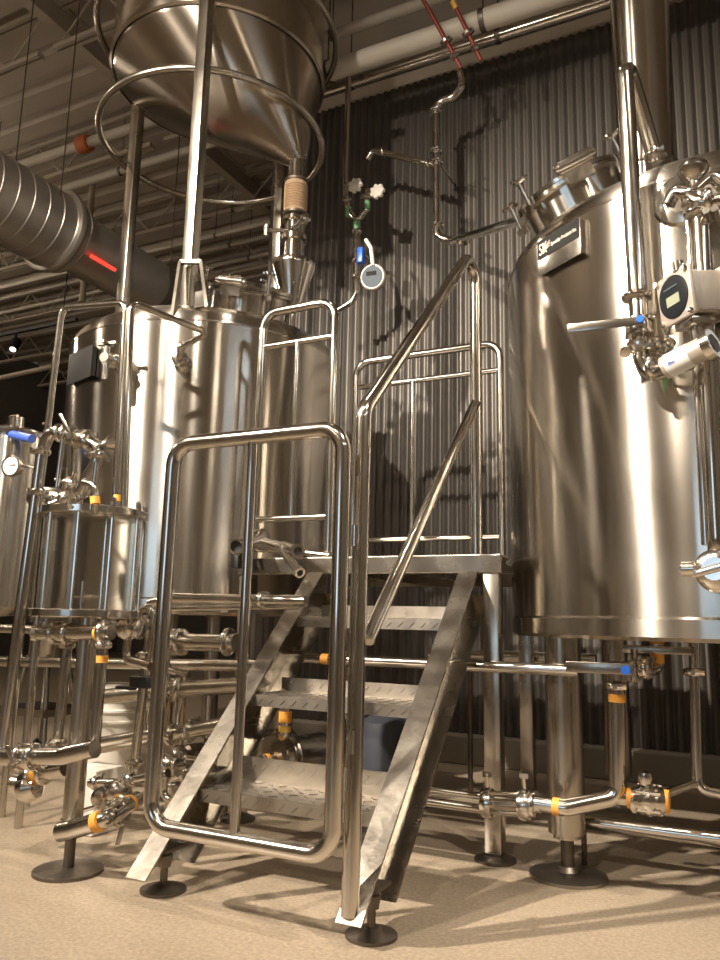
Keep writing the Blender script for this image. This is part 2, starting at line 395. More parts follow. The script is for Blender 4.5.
for (px, py) in ((355, 185), (377, 191)):
    c = Q(px, py, .12); v = finish('valve_body', cyl(new(), Q(px-8, py+3), c+V((0, .01, 0)), .022, 12), FIT, t)
    bm = new(); lathe(bm, [(.02, 0), (.05, .005), (.055, .02), (.04, .03), (0, .032)], c+V((0, .02, 0)), (0, -1, .1), 18)
    for k in range(7):
        an = 2*PI*k/7; lathe(bm, [(.0, -.0), (.017, .0), (.02, .014), (.014, .028), (0, .028)], c+V((math.cos(an)*.047, .02, math.sin(an)*.047)), (0, -1, 0), 10)
    h = finish('handwheel', bm, WHITE, t); h['label'] = 'white scalloped handwheel'
for (px, py) in ((349, 212), (367, 206), (357, 226)): band(t, Q(px, py-4), Q(px, py+4), .026, GREEN, 'green_band')
finish('blue_actuator', box(new(), Q(361, 256, .05), (.05, .06, .13), bev=.008), BLUE, t)
part_tube(t, [Q(366, 240, .02), Q(371, 248, .05), Q(373, 266, .08)], .016, name='sensor_arm', m=WHITE)
c = Q(372, 276, .06); mt = finish('meter', lathe(new(), [(.085, 0), (.105, .01), (.105, .05), (.095, .06), (.0, .06)], c+V((0, .05, 0)), (.1, -1, -.15), 28), GREYP, t)
ax = V((.1, -1, -.15)).normalized(); finish('dial', lathe(new(), [(.088, 0), (.088, .003), (0, .003)], c+V((0, .05, 0))+ax*.06, ax, 28), SLATE, mt)
finish('display', box(new(), c+V((-.005, .05, .025))+ax*.066, (.085, .035, .003), (V((0, 0, 1)).cross(ax).normalized(), ax.cross(V((0, 0, 1)).cross(ax).normalized()), ax)), INK, mt)
part_tube(t, [Q(357, 247), Q(357, 247)+V((0, .45, 0))], .014, name='wall_bracket')

# =================================================================== BREWING TANKS
def tank(c, R, zb, zs, rise, label, legs, legr, footr, lid, taps):
    cx, cy = c; t = thing('brewing_tank', label, 'tank', (cx, cy, 0))
    O = (cx, cy, 0)
    prof = [(0, zb+.03), (R-.05, zb+.03), (R-.045, zb), (R-.01, zb-.005), (R+.012, zb+.01), (R+.012, zb+.075), (R, zb+.085), (R, zs-.006), (R+.003, zs-.004), (R+.003, zs+.004)]
    finish('shell', lathe(new(), prof, O, seg=128, cap=False), TANK, t)
    pr = [(R+.002, zs)]
    for k in range(1, 13):
        a = k/12*PI/2; rr = R-.30*(1-math.cos(a)); pr.append((rr, zs+.17*math.sin(a)))
    R1 = R-.30
    for k in range(1, 9): q = 1-k/8; pr.append((R1*q, zs+.17+(rise-.15)*(1-q*q)))
    finish('dome', lathe(new(), pr, O, seg=128, cap=False), TANK, t)
    bm = new(); tube(bm, [(cx+(R-.005)*math.cos(2*PI*k/96), cy+(R-.005)*math.sin(2*PI*k/96), zs) for k in range(96)], .009, closed=True, seg=8)
    finish('weld_seam', bm, FIT, t)
    for (lx, ly) in legs:
        bm = new(); cyl(bm, (lx, ly, .17), (lx, ly, zb+.02), legr, 28)
        cyl(bm, (lx, ly, .15), (lx, ly, .175), legr*.75, 20)
        lg = finish('leg', bm, LEGM, t)
        bm = new(); cyl(bm, (lx, ly, .02), (lx, ly, .16), .027, 14); finish('screw_foot', bm, DARKST, lg)
        bm = new(); lathe(bm, [(footr, 0), (footr, .012), (footr*.85, .018), (.05, .025), (.035, .045), (0, .045)], (lx, ly, 0), seg=32); f_ = finish('foot_plate', bm, TREAD, lg)
    # manway
    (mx, my, mz), ax, mr = lid; ax = V(ax).normalized(); o = V((mx, my, mz)); X, Y, Z = frame(ax)
    finish('manway_neck', lathe(new(), [(mr, -.42), (mr, .0), (mr+.03, .005), (mr+.03, .022), (mr-.01, .022)], o, ax, 40, cap=False), TANK, t)
    ld = finish('manway_lid', lathe(new(), [(mr-.02, .022), (mr+.028, .026), (mr+.028, .045), (mr-.01, .052), (mr*.6, .085), (0, .10)], o, ax, 40), FIT, t)
    # hinge towards the front
    fdir = V((0.25, -1, 0)); fdir = (fdir-ax*fdir.dot(ax)).normalized(); sd = ax.cross(fdir)
    bm = new(); p = o+fdir*(mr+.06)+ax*.06
    cyl(bm, p-sd*.08, p+sd*.08, .03, 16); cyl(bm, p-sd*.10, p+sd*.10, .019, 12)
    box(bm, p-ax*.045-fdir*.012, (.13, .03, .09), (sd, fdir, ax)); box(bm, p-fdir*.05, (.12, .1, .014), (sd, fdir, ax))
    finish('lid_hinge', bm, FIT, t)
    for k, an in enumerate((1.05, 2.2, 3.14, 4.2, 5.35) if R > 1 else (.8, 2.2, 3.2, 4.0, 5.2)):
        dr = (fdir*math.cos(an)+sd*math.sin(an)); p = o+dr*(mr+.045); bm = new()
        box(bm, p-ax*.01+dr*.0, (.05, .03, .03), (dr, dr.cross(ax), ax))
        cyl(bm, p-ax*.03, p+ax*.13, .011, 10)
        for q in range(3):
            aa = 2*PI*q/3; dd = dr*math.cos(aa)+dr.cross(ax)*math.sin(aa)
            cyl(bm, p+ax*.135, p+ax*.14+dd*.034, .012, 8); lathe(bm, [(0, -.013), (.013, -.006), (.013, .006), (0, .013)], p+ax*.14+dd*.038, ax, 8)
        finish('lid_clamp', bm, FIT, t)
    return t
RC, RR = (0.0, 4.12), 1.09
LC, LR = (-3.3, 4.2), .92
rt = tank(RC, RR, .955, 2.75, .40, 'large polished brewing tank on the right with a black and steel nameplate', [(sx*.72, 4.12+sy*.71) for sx in (-1, 1) for sy in (-1, 1)], .075, .155,
          ((-.68, 3.68, 3.13), (-.40, -.32, 1), .25), None)
lt = tank(LC, LR, 1.02, 2.72, .34, 'polished brewing tank on the left standing under the conical hopper', [(-3.3+.62*math.cos(a), 4.2+.62*math.sin(a)) for a in (-1.15, .42, 2.0, 3.56)], .06, .12,
          ((-2.84, 4.0, 3.10), (.26, -.25, 1), .25), None)
def onT(C_, R_, deg, z, off=0):
    a = math.radians(deg); return V((C_[0]+(R_+off)*math.cos(a), C_[1]+(R_+off)*math.sin(a), z))
def nrm(deg): return V((math.cos(math.radians(deg)), math.sin(math.radians(deg)), 0))
# nameplates
def nameplate(par, C_, R_, deg, z, w, h, black_full=False):
    n = nrm(deg); s = V((-n.y, n.x, 0)); c = onT(C_, R_, deg, z, .022)
    bm = new(); box(bm, c, (w, .006, h), (s, n, V((0, 0, 1))), .001); box(bm, c-n*.014-s*(w/2-.01), (.012, .03, h*.9), (s, n, V((0, 0, 1)))); box(bm, c-n*.014+s*(w/2-.01), (.012, .03, h*.9), (s, n, V((0, 0, 1))))
    pl = finish('nameplate', bm, FLAT if not black_full else BLKMETAL, par)
    if not black_full:
        bm = new(); box(bm, c+n*.004+V((0, 0, h*.22)), (w*.97, .003, h*.52), (s, n, V((0, 0, 1)))); b = finish('black_panel', bm, BLKMETAL, pl)
        o = c+n*.0062-s*(w*.455)+V((0, 0, h*.06))
        text('logo', 'SK', o, s, (0, 0, 1), h*.46, INKW, b, wid=w*.20)
        bm = new()
        for k in range(3): tube(bm, [o+s*(w*.12)+V((0, 0, h*(.02+.05*k))), o+s*(w*.20)+V((0, 0, h*(.10+.05*k)))+n*.001, o+s*(w*.27)+V((0, 0, h*(.14+.07*k)))], .0022, seg=6)
        finish('logo_flourish', bm, INKW, b)
        text('lettering', 'Specialty Products Inc.', o+s*(w*.29)+V((0, 0, h*.10)), s, (0, 0, 1), h*.15, INKW, b, wid=w*.60)
    return pl
nameplate(rt, RC, RR, -126, 2.635, .27, .17)
pl = nameplate(lt, LC, LR, -107, 2.50, .30, .20, True); pl['label'] = 'black nameplate'
# ports on shells
def port(par, C_, R_, deg, z, r, name='port', dim=1):
    n = nrm(deg); o = onT(C_, R_, deg, z)
    return finish(name, lathe(new(), [(r*1.7, -.01), (r*1.75, .006), (r*1.5, .02), (r, .035), (r, .09), (r*1.5, .095), (r*1.5, .12), (r*1.1, .135), (0, .14)], o, n, 28), FIT, par)
port(lt, LC, LR, -61, 2.44, .03)
port(lt, LC, LR, -84, 2.44, .03)
pt = port(rt, RC, RR, -94.5, 1.20, .045)
bm = new(); n = nrm(-94); s = V((-n.y, n.x, 0)); p = onT(RC, RR, -94.5, 1.20, .15)
cyl(bm, p-s*.07-V((0, 0, .02)), p+s*.07+V((0, 0, .02)), .014, 10); cyl(bm, p, p-n*.06, .04, 14)
lathe(bm, [(0, -.03), (.025, -.02), (.025, .02), (0, .03)], p-s*.08, s, 12); finish('port_handle', bm, FIT, pt)
# valve on the left tank port: bracket tap
t = thing('spray_tap', 'small tap with cross handle on the bright front of the left tank', 'tap', onT(LC, LR, -84, 2.44, .13))
p = onT(LC, LR, -84, 2.44, .13); n = nrm(-84); s = V((-n.y, n.x, 0))
bm = new(); cyl(bm, p, p+n*.05, .03, 14); cyl(bm, p+n*.03+V((0, 0, .07)), p+n*.03-V((0, 0, .13)), .018, 12); finish('body', bm, FIT, t)
bm = new(); box(bm, p+n*.03+V((0, 0, .085)), (.13, .02, .015), (s, n, V((0, 0, 1)))); box(bm, p+n*.03+V((0, 0, .085)), (.02, .09, .015), (s, n, V((0, 0, 1)))); finish('cross_handle', bm, FLAT, t)

# =================================================================== HOPPER OVER LEFT TANK
HC = V((-3.36, 4.20, 0)); HR = .78; GC = V((-3.4, 4.22, 0))
t = thing('grain_hopper', 'steel grain hopper with slanting cone above the left tank', 'hopper', (-3.3, 4.2, 2.9))
hz = 5.0; out = V((-2.67, 4.25, 4.17))
bm = new(); rings = []; SEG = 96
def ringv(c, r): return [bm.verts.new((c.x+r*math.cos(2*PI*k/SEG), c.y+r*math.sin(2*PI*k/SEG), c.z)) for k in range(SEG)]
levels = [(HC+V((0, 0, 6.9)), HR), (HC+V((0, 0, hz+.03)), HR)]
for q in (0, .02, .05, .15, .3, .45, .6, .75, .88, 1.0):
    c = (HC+V((0, 0, hz-.02))).lerp(out, q); levels.append((c, (HR-.01)*(1-q)+.058*q))
rs = [ringv(c, r) for c, r in levels]
for a, b in zip(rs, rs[1:]):
    for k in range(SEG): j = (k+1) % SEG; bm.faces.new((a[k], a[j], b[j], b[k]))
bm.faces.new(rs[0])
finish('cone', bm, CONE, t, ang=60)
bm = new(); lathe(bm, [(HR, hz-.02), (HR+.018, hz-.01), (HR+.018, hz+.03), (HR, hz+.04)], HC, seg=96, cap=False); finish('rim_band', bm, CONE, t)
finish('outlet_neck', cyl(new(), out+V((0, 0, .03)), out-V((0, 0, .16)), .060, 28), TUBE, t)
bm = new(); prof = [(.055, -.40), (.078, -.395), (.078, -.37)]
for k in range(9): prof += [(.075, -.36+k*.02), (.083, -.35+k*.02)]
prof += [(.078, -.165), (.078, -.15), (.06, -.14)]
prof2 = prof; finish('bellows', lathe(new(), prof2, out, seg=32), TAN, t)
for dz in (-.15, -.395): finish('hose_clamp', lathe(new(), [(.085, dz-.008), (.085, dz+.008)], out, seg=28), DARKST, t)
bm = new(); lathe(bm, [(.045, -1.36), (.045, -1.16), (.05, -1.12), (.15, -.80), (.155, -.77), (.15, -.76), (.068, -.75), (.066, -.60), (.09, -.595), (.09, -.56), (.068, -.55), (.068, -.46), (.088, -.455), (.088, -.43), (.06, -.42), (.06, -.39)], out, seg=36)
hy = finish('mixing_cone', bm, TUBE, t)
bm = new(); p = out+V((.0, -.04, -.53)); cyl(bm, p, p+V((.17, -.10, 0)), .022, 12); lathe(bm, [(0, -.035), (.03, -.02), (.03, .02), (0, .035)], p+V((.17, -.10, 0)), (1, -.5, 0), 12)
cyl(bm, p-V((.14, .1, .02)), p, .014, 10); cyl(bm, p-V((.14, .1, -.02)), p-V((.14, .1, .06)), .02, 8); finish('side_fitting', bm, FIT, hy)
for (hz2, rr) in ((4.5, .82), (5.36, .90)):
    bm = new(); tube(bm, [(GC.x+rr*math.cos(2*PI*k/96), GC.y+rr*math.sin(2*PI*k/96), hz2) for k in range(96)], .024, closed=True, seg=12); finish('guard_ring', bm, LEGM, t)
def domez(x, y, C_, R_, zs, rise):
    d = math.hypot(x-C_[0], y-C_[1]); return zs+.17+(rise-.15)*(1-(d/(R_-.3))**2) if d < R_-.3 else zs+.08
for (x, y) in ((-2.94, 3.50), (-4.08, 4.12), (-3.28, 4.98)):
    z0 = domez(x, y, LC, LR, 2.72, .34)-.03
    a = V((HC.x-x, HC.y-y, 0)).normalized(); b = V((-a.y, a.x, 0))
    lg = finish('leg', box(new(), (x, y, (z0+6.6)/2), (.075, .075, 6.6-z0), (V((1, 0, 0)), V((0, 1, 0)), V((0, 0, 1))), .006), LEGM, t)
    bm = new(); cc = V((x, y, 4.5)); e = cc+a*(-.0); 
    # stub to ring
    rp = HC+V((0, 0, 4.5))-a*.82; cyl(bm, cc, rp, .012, 8); 
    if hz: cyl(bm, V((x, y, 5.1)), HC+V((0, 0, 5.1))-a*.82, .02, 8)
    finish('stay', bm, LEGM, lg)
# bracket handle in front of the front leg
p0 = P(173, 318, y=3.36); p1 = P(181, 262, y=3.42); p2 = P(202, 262, y=3.42); p3 = P(208, 308, y=3.36)
t = thing('dome_bracket', 'flat steel inverted U bracket standing on the left tank shoulder', 'bracket', p0)
def strip(bm, a, b, w, th, face=V((0, -1, 0))):
    a, b = V(a), V(b); d = (b-a).normalized(); s = d.cross(face).normalized(); n = s.cross(d)
    box(bm, (a+b)/2, (w, (b-a).length, th), (s, d, n))
bm = new()
for a, b in ((p0, p1), (p1, p2), (p2, p3)): strip(bm, a, b, .022, .03)
finish('frame', bm, FLAT, t)
bm = new(); c = (p0+p3)/2+V((0, .09, .12)); box(bm, c, (.08, .02, .10)); finish('hinge_plate', bm, TUBE, t)

# =================================================================== STAIR AND PLATFORM
t = thing('access_stair', 'steel stair and work platform with tubular handrails between the two tanks', 'staircase', (-1.6, 3.0, 0))
PF, PB, PZ = 3.45, 4.62, 1.31
XA, XB = -2.42, -.99
# deck with curved cut-outs hugging the tanks
def edge(C_, R_, y, side, lim):
    d = R_*R_-(y-C_[1])**2
    x = C_[0]+side*math.sqrt(max(d, 0)); return max(x, lim) if side > 0 else min(x, lim)
ys = [PF+(PB-PF)*k/14 for k in range(15)]
Lp = [(edge(LC, LR+.03, y, 1, XA), y, PZ-.006) for y in ys]; Rp = [(edge(RC, RR+.03, y, -1, XB), y, PZ-.006) for y in ys]
finish('deck', prism(new(), Lp+Rp[::-1], (0, 0, .006)), TREAD, t, False)
bm = new(); box(bm, ((XA+XB)/2, PF-.012, PZ-.04), (XB-XA, .03, .085), bev=.004); finish('deck_beam', bm, FLAT, t, False)
bm = new(); box(bm, (-1.75, PB, PZ-.05), (1.2, .04, .08)); finish('deck_beam', bm, FLAT, t, False)
bm = new()
for x in (-1.9, -1.5): box(bm, (x, (PF+PB)/2, PZ-.04), (.04, PB-PF-.04, .06))
finish('deck_joist', bm, FLAT, t, False)
for (x, y) in ((-1.04, 3.47), (-2.38, 3.47), (-1.18, PB-.02), (-2.33, PB-.02)):
    lg = finish('post', box(new(), (x, y, (PZ-.08+.03)/2), (.075, .075, PZ-.08-.03), None, .006), LEGM, t)
    bm = new(); lathe(bm, [(.09, 0), (.09, .010), (.05, .028), (0, .03)], (x, y, 0), seg=24); finish('foot_plate', bm, DARKST, lg)
# stringers: C channels
sA, sB = V((0, 2.33, .075)), V((0, 3.47, 1.29)); sd = (sB-sA).normalized(); sn = V((0, -sd.z, sd.y))   # sn: outward front normal
sn = V((0, -sd.z, sd.y)); depth = .19
for x0, xt, nm in ((-2.07, .085, 'stringer'), (-1.215, .03, 'stringer')):
    bm = new(); w = .09; L = (sB-sA).length
    def slab(xa, xb, na, nb, l0=0., l1=L):
        # clip bottom to a horizontal-ish cut
        pts = []
        for (l, nn) in ((l0, na), (l1, na), (l1, nb), (l0, nb)):
            q = sA+sd*l-sn*nn
            pts.append(V((xa, q.y, q.z)))
        lim = [0, PF-.03, PF-.03+.85*nb, 0]; lim[1] = PF-.03+.85*na
        # vertical clip at top so that it stops at beam front
        for i in (1, 2):
            kk = (pts[i].y-lim[i])/sd.y; pts[i] -= sd*kk
        for i in (0, 3):
            if pts[i].z < .075: kk = (.075-pts[i].z)/sd.z; pts[i] += sd*kk
        for p in pts: p.x += xt*(p.y-sA.y)/(sB.y-sA.y)
        prism(bm, pts, (xb-xa, 0, 0))
    slab(x0, x0+w, 0, .008); slab(x0, x0+.008, 0.008, depth-.008); slab(x0, x0+w, depth-.008, depth)
    st = finish(nm, bm, FLAT, t, False)
    # levelling foot
    fx, fy = x0+.06, 2.47
    bm = new(); cyl(bm, (fx, fy, .01), (fx, fy, .16), .014, 10); lathe(bm, [(.025, .085), (.03, .11), (.03, .125), (.025, .13)], (fx, fy, 0), seg=6)
    lathe(bm, [(.085, 0), (.085, .010), (.06, .018), (.02, .03), (0, .03)], (fx, fy, 0), seg=28); box(bm, (fx, fy+.02, .145), (.07, .12, .01)); finish('levelling_foot', bm, DARKST, st)
# treads
tz = [.34, .675, 1.012]
for k, z in enumerate(tz):
    q = (z-sA.z)/sd.z; y = sA.y+sd.y*q+.012; d_ = .24
    bm = new(); xa, xb = -1.995+.085*(y-sA.y)/1.14, -1.215+.03*(y-sA.y)/1.14
    box(bm, ((xa+xb)/2, y+d_/2+.01, z), (xb-xa, d_, .006)); box(bm, ((xa+xb)/2, y+.01, z-.021), (xb-xa, .006, .048))
    box(bm, ((xa+xb)/2, y+d_+.01, z+.045 if k == 0 else z+.03), (xb-xa, .006, .10 if k == 0 else .065))
    nn = 13
    for i in range(nn):
        xx = xa+.04+i*(xb-xa-.08)/(nn-1)
        sg = 1 if i % 2 else -1
        dx = V((1, 0, .9*1)).normalized(); box(bm, (xx, y+.006, z-.022), (.034, .004, .007), (dx, V((0, 1, 0)), dx.cross(V((0, 1, 0)))))
        for j in range(4):
            s2 = 1 if (i+j) % 2 else -1; dx = V((1, .8*s2, 0)).normalized()
            box(bm, (xx, y+.04+j*.055, z+.004), (.034, .007, .003), (dx, V((-dx.y, dx.x, 0)), V((0, 0, 1))))
        if k == 0 or k == 1:
            dx = V((1, 0, .9)).normalized(); box(bm, (xx, y+d_+.006, z+(.06 if k == 0 else .035)), (.034, .004, .007), (dx, V((0, 1, 0)), dx.cross(V((0, 1, 0)))))
    finish('tread', bm, TREAD, t, False)
# right handrail
lowx = -1.235; hx = -1.175
pl_, pt_ = V((lowx, 2.335, .075)), V((lowx, 2.42, 1.70))
top = P(472, 252, y=3.62); hp = P(478, 553, y=3.62); hx = hp.x
pt_ = P(364, 410, y=2.42); pl_ = P(350, 916, y=2.36)
hr = finish('handrail', tube(new(), [pl_, pt_, V((hx, 3.60, top.z+.02)), V((hx, 3.60, PZ))], .029, R=.09, seg=18, n=8), TUBE, t)
a_ = P(367, 640, y=2.42); b_ = P(479, 402, y=3.6)
finish('mid_rail', cyl(new(), a_, (hx, 3.6, b_.z), .026, 16), TUBE, t)
# guard rail front left of stair
z1, z0 = 2.70, PZ
def guard(name, xa, xb, y, parent, ztop=2.70, mids=(2.50,), toe=1.525, bal=None, r=.024):
    g = finish(name, tube(new(), [(xa, y, z0), (xa, y, ztop), (xb, y, ztop), (xb, y, z0)], r, R=.10, seg=16, n=8), TUBE, parent)
    for z in mids: finish('mid_rail', cyl(new(), (xa, y, z), (xb, y, z), r*.75, 12), TUBE, g)
    if toe: finish('toe_rail', cyl(new(), (xa, y, toe), (xb, y, toe), r*.75, 12), TUBE, g)
    if bal: finish('baluster', cyl(new(), (bal, y, toe or z0), (bal, y, mids[0]), r*.65, 12), TUBE, g)
    return g
guard('guard_rail', -2.36, -1.90, PF+.02, t, bal=-2.13)
guard('guard_rail', -2.335, -1.315, PB-.03, t, ztop=2.76, mids=(2.58,), bal=-1.91)
# safety gate
gy = 2.27
gx0, gx1 = -1.955, -1.255
GL = P(176, 450, y=gy).x; 
c00, c01, c11, c10 = P(149, 826, y=gy), P(175, 448, y=gy), P(343, 424, y=gy), P(333, 857, y=gy)
c00.x = c01.x = (c00.x+c01.x)/2; c10.x = c11.x = (c10.x+c11.x)/2; zb_ = (c00.z+c10.z)/2; zt_ = (c01.z+c11.z)/2
gx0, gx1 = c00.x, c10.x
def loop(x0, x1, y, za, zb, R):
    pts = []
    for (cx_, cz_, a0) in ((x1-R, za+R, -PI/2), (x1-R, zb-R, 0), (x0+R, zb-R, PI/2), (x0+R, za+R, PI)):
        for k in range(9): a = a0+k/8*PI/2; pts.append(V((cx_+R*math.cos(a), y, cz_+R*math.sin(a))))
    return pts
g = finish('safety_gate', tube(new(), loop(gx0, gx1, gy, zb_, zt_, .085), .0285, closed=True, seg=18), TUBE, t)
mx = (P(254, 438, y=gy).x+P(233, 850, y=gy).x)/2
finish('gate_bar', cyl(new(), (mx, gy, zb_), (mx, gy, zt_), .018, 14), TUBE, g)
for z in (.62, 1.28):
    bm = new(); cyl(bm, (gx1, gy, z), (lowx, 2.38, z), .012, 10); cyl(bm, (gx1+.036, gy+.035, z-.035), (gx1+.036, gy+.035, z+.035), .013, 10); finish('hinge', bm, FIT, g)

# =================================================================== RIGHT TANK PIPEWORK
Y1 = 2.96
t = thing('vent_pipe', 'vertical polished pipe hooking over the top of the right tank', 'pipe', P(640, 340, y=Y1))
a = P(624, 74, y=Y1); b = P(640, 335, y=Y1); e = P(655, 158, y=3.35)
part_tube(t, [e, P(628, 70, y=3.05), a, b], .036, R=.05)
part_tube(t, [b, P(641, 360, y=Y1), P(648, 375, y=Y1+.0), P(690, 362, y=2.86)], .030, R=.05, name='lower_bend')
clamp(t, P(637, 297, y=Y1), (0, 0, 1), .036)
clamp(t, P(655, 156, y=3.33), (0, 0, 1), .03)
valve(t, P(640, 328, y=Y1), (0, 0, 1), .036, (-1, -.12, -.01), .27, blue=True, lw=.034)
clamp(t, P(644, 350, y=Y1), (0, 0, 1), .03); clamp(t, P(652, 368, y=Y1-.03), (1, -.3, 0), .03)
cyl_a, cyl_b = P(665, 368, y=2.88), P(706, 347, y=2.82)
bm = new(); cyl(bm, cyl_a, cyl_b, .042, 24); sg = finish('sight_tube', bm, GREYP, t)
d = (cyl_b-cyl_a).normalized(); finish('end_ring', lathe(new(), [(.03, 0), (.055, 0), (.055, .03), (.03, .03)], cyl_b, d, 24), FIT, sg); blackdisc(sg, cyl_b+d*.03, d, .034)
bm = new(); m_ = cyl_a.lerp(cyl_b, .38); finish('label_band', cyl(new(), m_-d*.045, m_+d*.045, .0435, 24), DECAL, sg)['label'] = 'white label with a blue mark'
xx, yy, _ = frame(d); s_ = (CAM-m_); s_ = (s_-d*s_.dot(d)).normalized(); u_ = s_.cross(d).normalized()
text('blue_mark', 'ifm', m_+s_*.0440-d*.03-u_*.006*0, d, u_ if u_.z > 0 else -u_, .022, BLUE, sg)
# bits of clamps and wing nuts below
bm = new()
for (px, py) in ((632, 345), (626, 352), (640, 345), (655, 343), (663, 350), (670, 343)):
    p = P(px, py, y=Y1-.04); lathe(bm, [(0, -.012), (.02, -.008), (.022, 0), (.02, .008), (0, .012)], p, (random.uniform(-1, 1), -1, random.uniform(-1, 1)), 12); cyl(bm, p, P(645, 350, y=Y1), .007, 8)
finish('wing_nuts', bm, FIT, t)
cyl_ = P(655, 372, y=3.0); band(t, P(647, 366, y=Y1), P(653, 376, y=Y1), .028, GREEN, 'green_band')
# stand-off to tank
part_tube(t, [P(640, 345, y=Y1), P(640, 345, y=Y1)+V((.02, .2, 0))], .018, name='standoff')
# transmitter
c = P(677, 297, y=2.86)
t = thing('flow_transmitter', 'grey boxy transmitter with round dark display beside the right tank', 'meter', c)
fd = (CAM-c); fd = V((-.72, -.62, -.10)).normalized(); X = V((-fd.y, fd.x, 0)).normalized()*1; X = V((0, 0, 1)).cross(fd).normalized(); Yv = fd.cross(X)
bd = finish('body', box(new(), c-fd*.075, (.155, .155, .15), (X, Yv, fd), .014), GREYP, t)
finish('bezel', box(new(), c+fd*.002, (.185, .185, .022), (X, Yv, fd), .010), GREYP, t)
dc = finish('dial', lathe(new(), [(.078, .0), (.078, .005), (.068, .009), (0, .009)], c+fd*.012, fd, 36), DARKFACE, t)
finish('display', box(new(), c+fd*.0225-Yv*.014+X*.005, (.07, .036, .003), (X, Yv, fd)), SCREEN, dc)
finish('print_mark', box(new(), c+fd*.0225+Yv*.034, (.075, .006, .003), (X, Yv, fd)), SLATE, dc)
for sx in (-1, 1):
    for sy in (-1, 1): finish('screw', cyl(new(), c+X*.078*sx+Yv*.078*sy, c+X*.078*sx+Yv*.078*sy+fd*.025, .010, 10), FIT, t)
finish('plug', cyl(new(), c+Yv*.085+X*.03, c+Yv*.12+X*.03, .02, 12), FIT, t)
bk = c-fd*.155; finish('rear_cover', box(new(), bk, (.19, .19, .02), (X, Yv, fd), .008), GREYP, t)
finish('rear_cap', lathe(new(), [(.075, 0), (.075, .035), (.06, .045), (0, .045)], bk, -fd, 24), BLKMETAL, t)
bm = new(); cyl(bm, c-Yv*.075-fd*.06, c-Yv*.19-fd*.06, .028, 16); box(bm, c-Yv*.10-fd*.06, (.10, .03, .10), (X, Yv, fd), .005); finish('neck', bm, FIT, t)
finish('conduit', tube(new(), [c-Yv*.06-X*.09-fd*.02, c-Yv*.11-X*.12-fd*.02, c-Yv*.13-X*.08], .012, R=.03), FIT, t)
# relief / sample assembly top right
c = P(690, 200, y=3.0)
t = thing('relief_valve', 'shiny round capped relief fitting with twin tubes down the right tank front', 'valve', c)
n = nrm(-96); base = P(683, 200, y=3.04)
finish('wall_boss', lathe(new(), [(.10, 0), (.115, .02), (.10, .05), (.06, .06), (.06, .0)], base+V((0, .03, 0)), (-.15, -1, 0), 28), FIT, t)
bm = new(); k = P(694, 182, y=2.92); lathe(bm, [(0, .085), (.03, .082), (.052, .065), (.058, .045), (.05, .026), (.03, .012), (.022, 0), (.03, -.04), (.05, -.07), (.05, -.09), (.03, -.10)], k, (0, 0, 1), 24); finish('cap', bm, FIT, t)
bm = new(); tube(bm, [P(668, 205, y=2.93), P(676, 190, y=2.92), P(690, 196, y=2.9), P(712, 176, y=2.92), P(722, 185, y=2.92)], .026, R=.05); tube(bm, [P(690, 196, y=2.9), P(700, 204, y=2.88), P(724, 200, y=2.9)], .026); finish('branch_tubes', bm, FIT, t)
clamp(t, P(708, 200, y=2.88), (1, 0, 0), .028); clamp(t, P(697, 213, y=2.92), (0, 0, 1), .03)
bm = new()
for (px, py) in ((708, 188), (712, 192), (706, 210), (714, 208)): p = P(px, py, y=2.86); cyl(bm, p, p+V((.01, .08, .0)), .014, 10)
finish('bolts', bm, FIT, t)
part_tube(t, [P(699, 205, y=2.93), P(717, 545, y=2.93), P(716, 560, y=2.97)], .030, name='down_tube')
part_tube(t, [P(688, 215, y=2.97), P(690, 235, y=2.97), P(706, 545, y=2.97)], .016, name='thin_tube')
# flue
t = thing('exhaust_stack', 'wide polished exhaust stack rising from the right tank top', 'chimney', (-.12, 4.3, 3.1))
fc = P(645, 0, y=4.35)
fx = -.37
finish('stack', lathe(new(), [(.165, 2.98), (.165, 3.55), (.18, 3.555), (.18, 3.575), (.165, 3.58), (.165, 7.2)], (fx, 4.35, 0), seg=48), TANK, t)
bm = new(); lathe(bm, [(.19, 3.0), (.19, 3.16), (.165, 3.18)], (fx, 4.35, 0), seg=40); finish('collar', bm, FIT, t)
for (ex) in (.38,): finish('stay_pipe', tube(new(), [(ex, 3.7, 3.05), (ex, 3.7, 3.2)], .03), FIT, t)

# lower right: valve, lever, outlet
YL = 3.22
t = thing('outlet_valve', 'flat lever valve with blue cap and orange bands under the right tank', 'valve', P(626, 670, y=YL))
zc = P(626, 670, y=YL)
part_tube(t, [P(657, 628, y=3.4), P(657, 668, y=3.4), P(645, 671, y=3.3), P(620, 672, y=YL)], .026, R=.03)
band(t, P(657, 634, y=3.4), P(657, 644, y=3.4), .027); band(t, P(657, 654, y=3.4), P(657, 663, y=3.4), .027)
a = P(655, 667, y=3.38)
finish('clamp_plate', box(new(), P(657, 650, y=3.38), (.26, .05, .03), None, .004), FLAT, t)
part_tube(t, [P(634, 650, y=3.36), P(634, 677, y=3.33)], .014, name='bracket_tube')
clamp(t, P(647, 668, y=3.3), (1, -.4, 0), .028); clamp(t, P(634, 671, y=3.25), (1, -.4, 0), .03); band(t, P(640, 670, y=3.28), P(646, 670, y=3.31), .026)
bm = new(); lathe(bm, [(.03, -.04), (.05, -.03), (.05, .03), (.03, .04)], P(619, 672, y=YL), (0, 0, 1), 20); finish('body', bm, FIT, t)
lv = finish('lever', box(new(), (P(566, 668, y=YL-.09)+P(634, 668, y=YL-.09))/2, ((P(566, 668, y=YL-.09)-P(634, 668, y=YL-.09)).length, .008, .042), None, .003), FLAT, t)
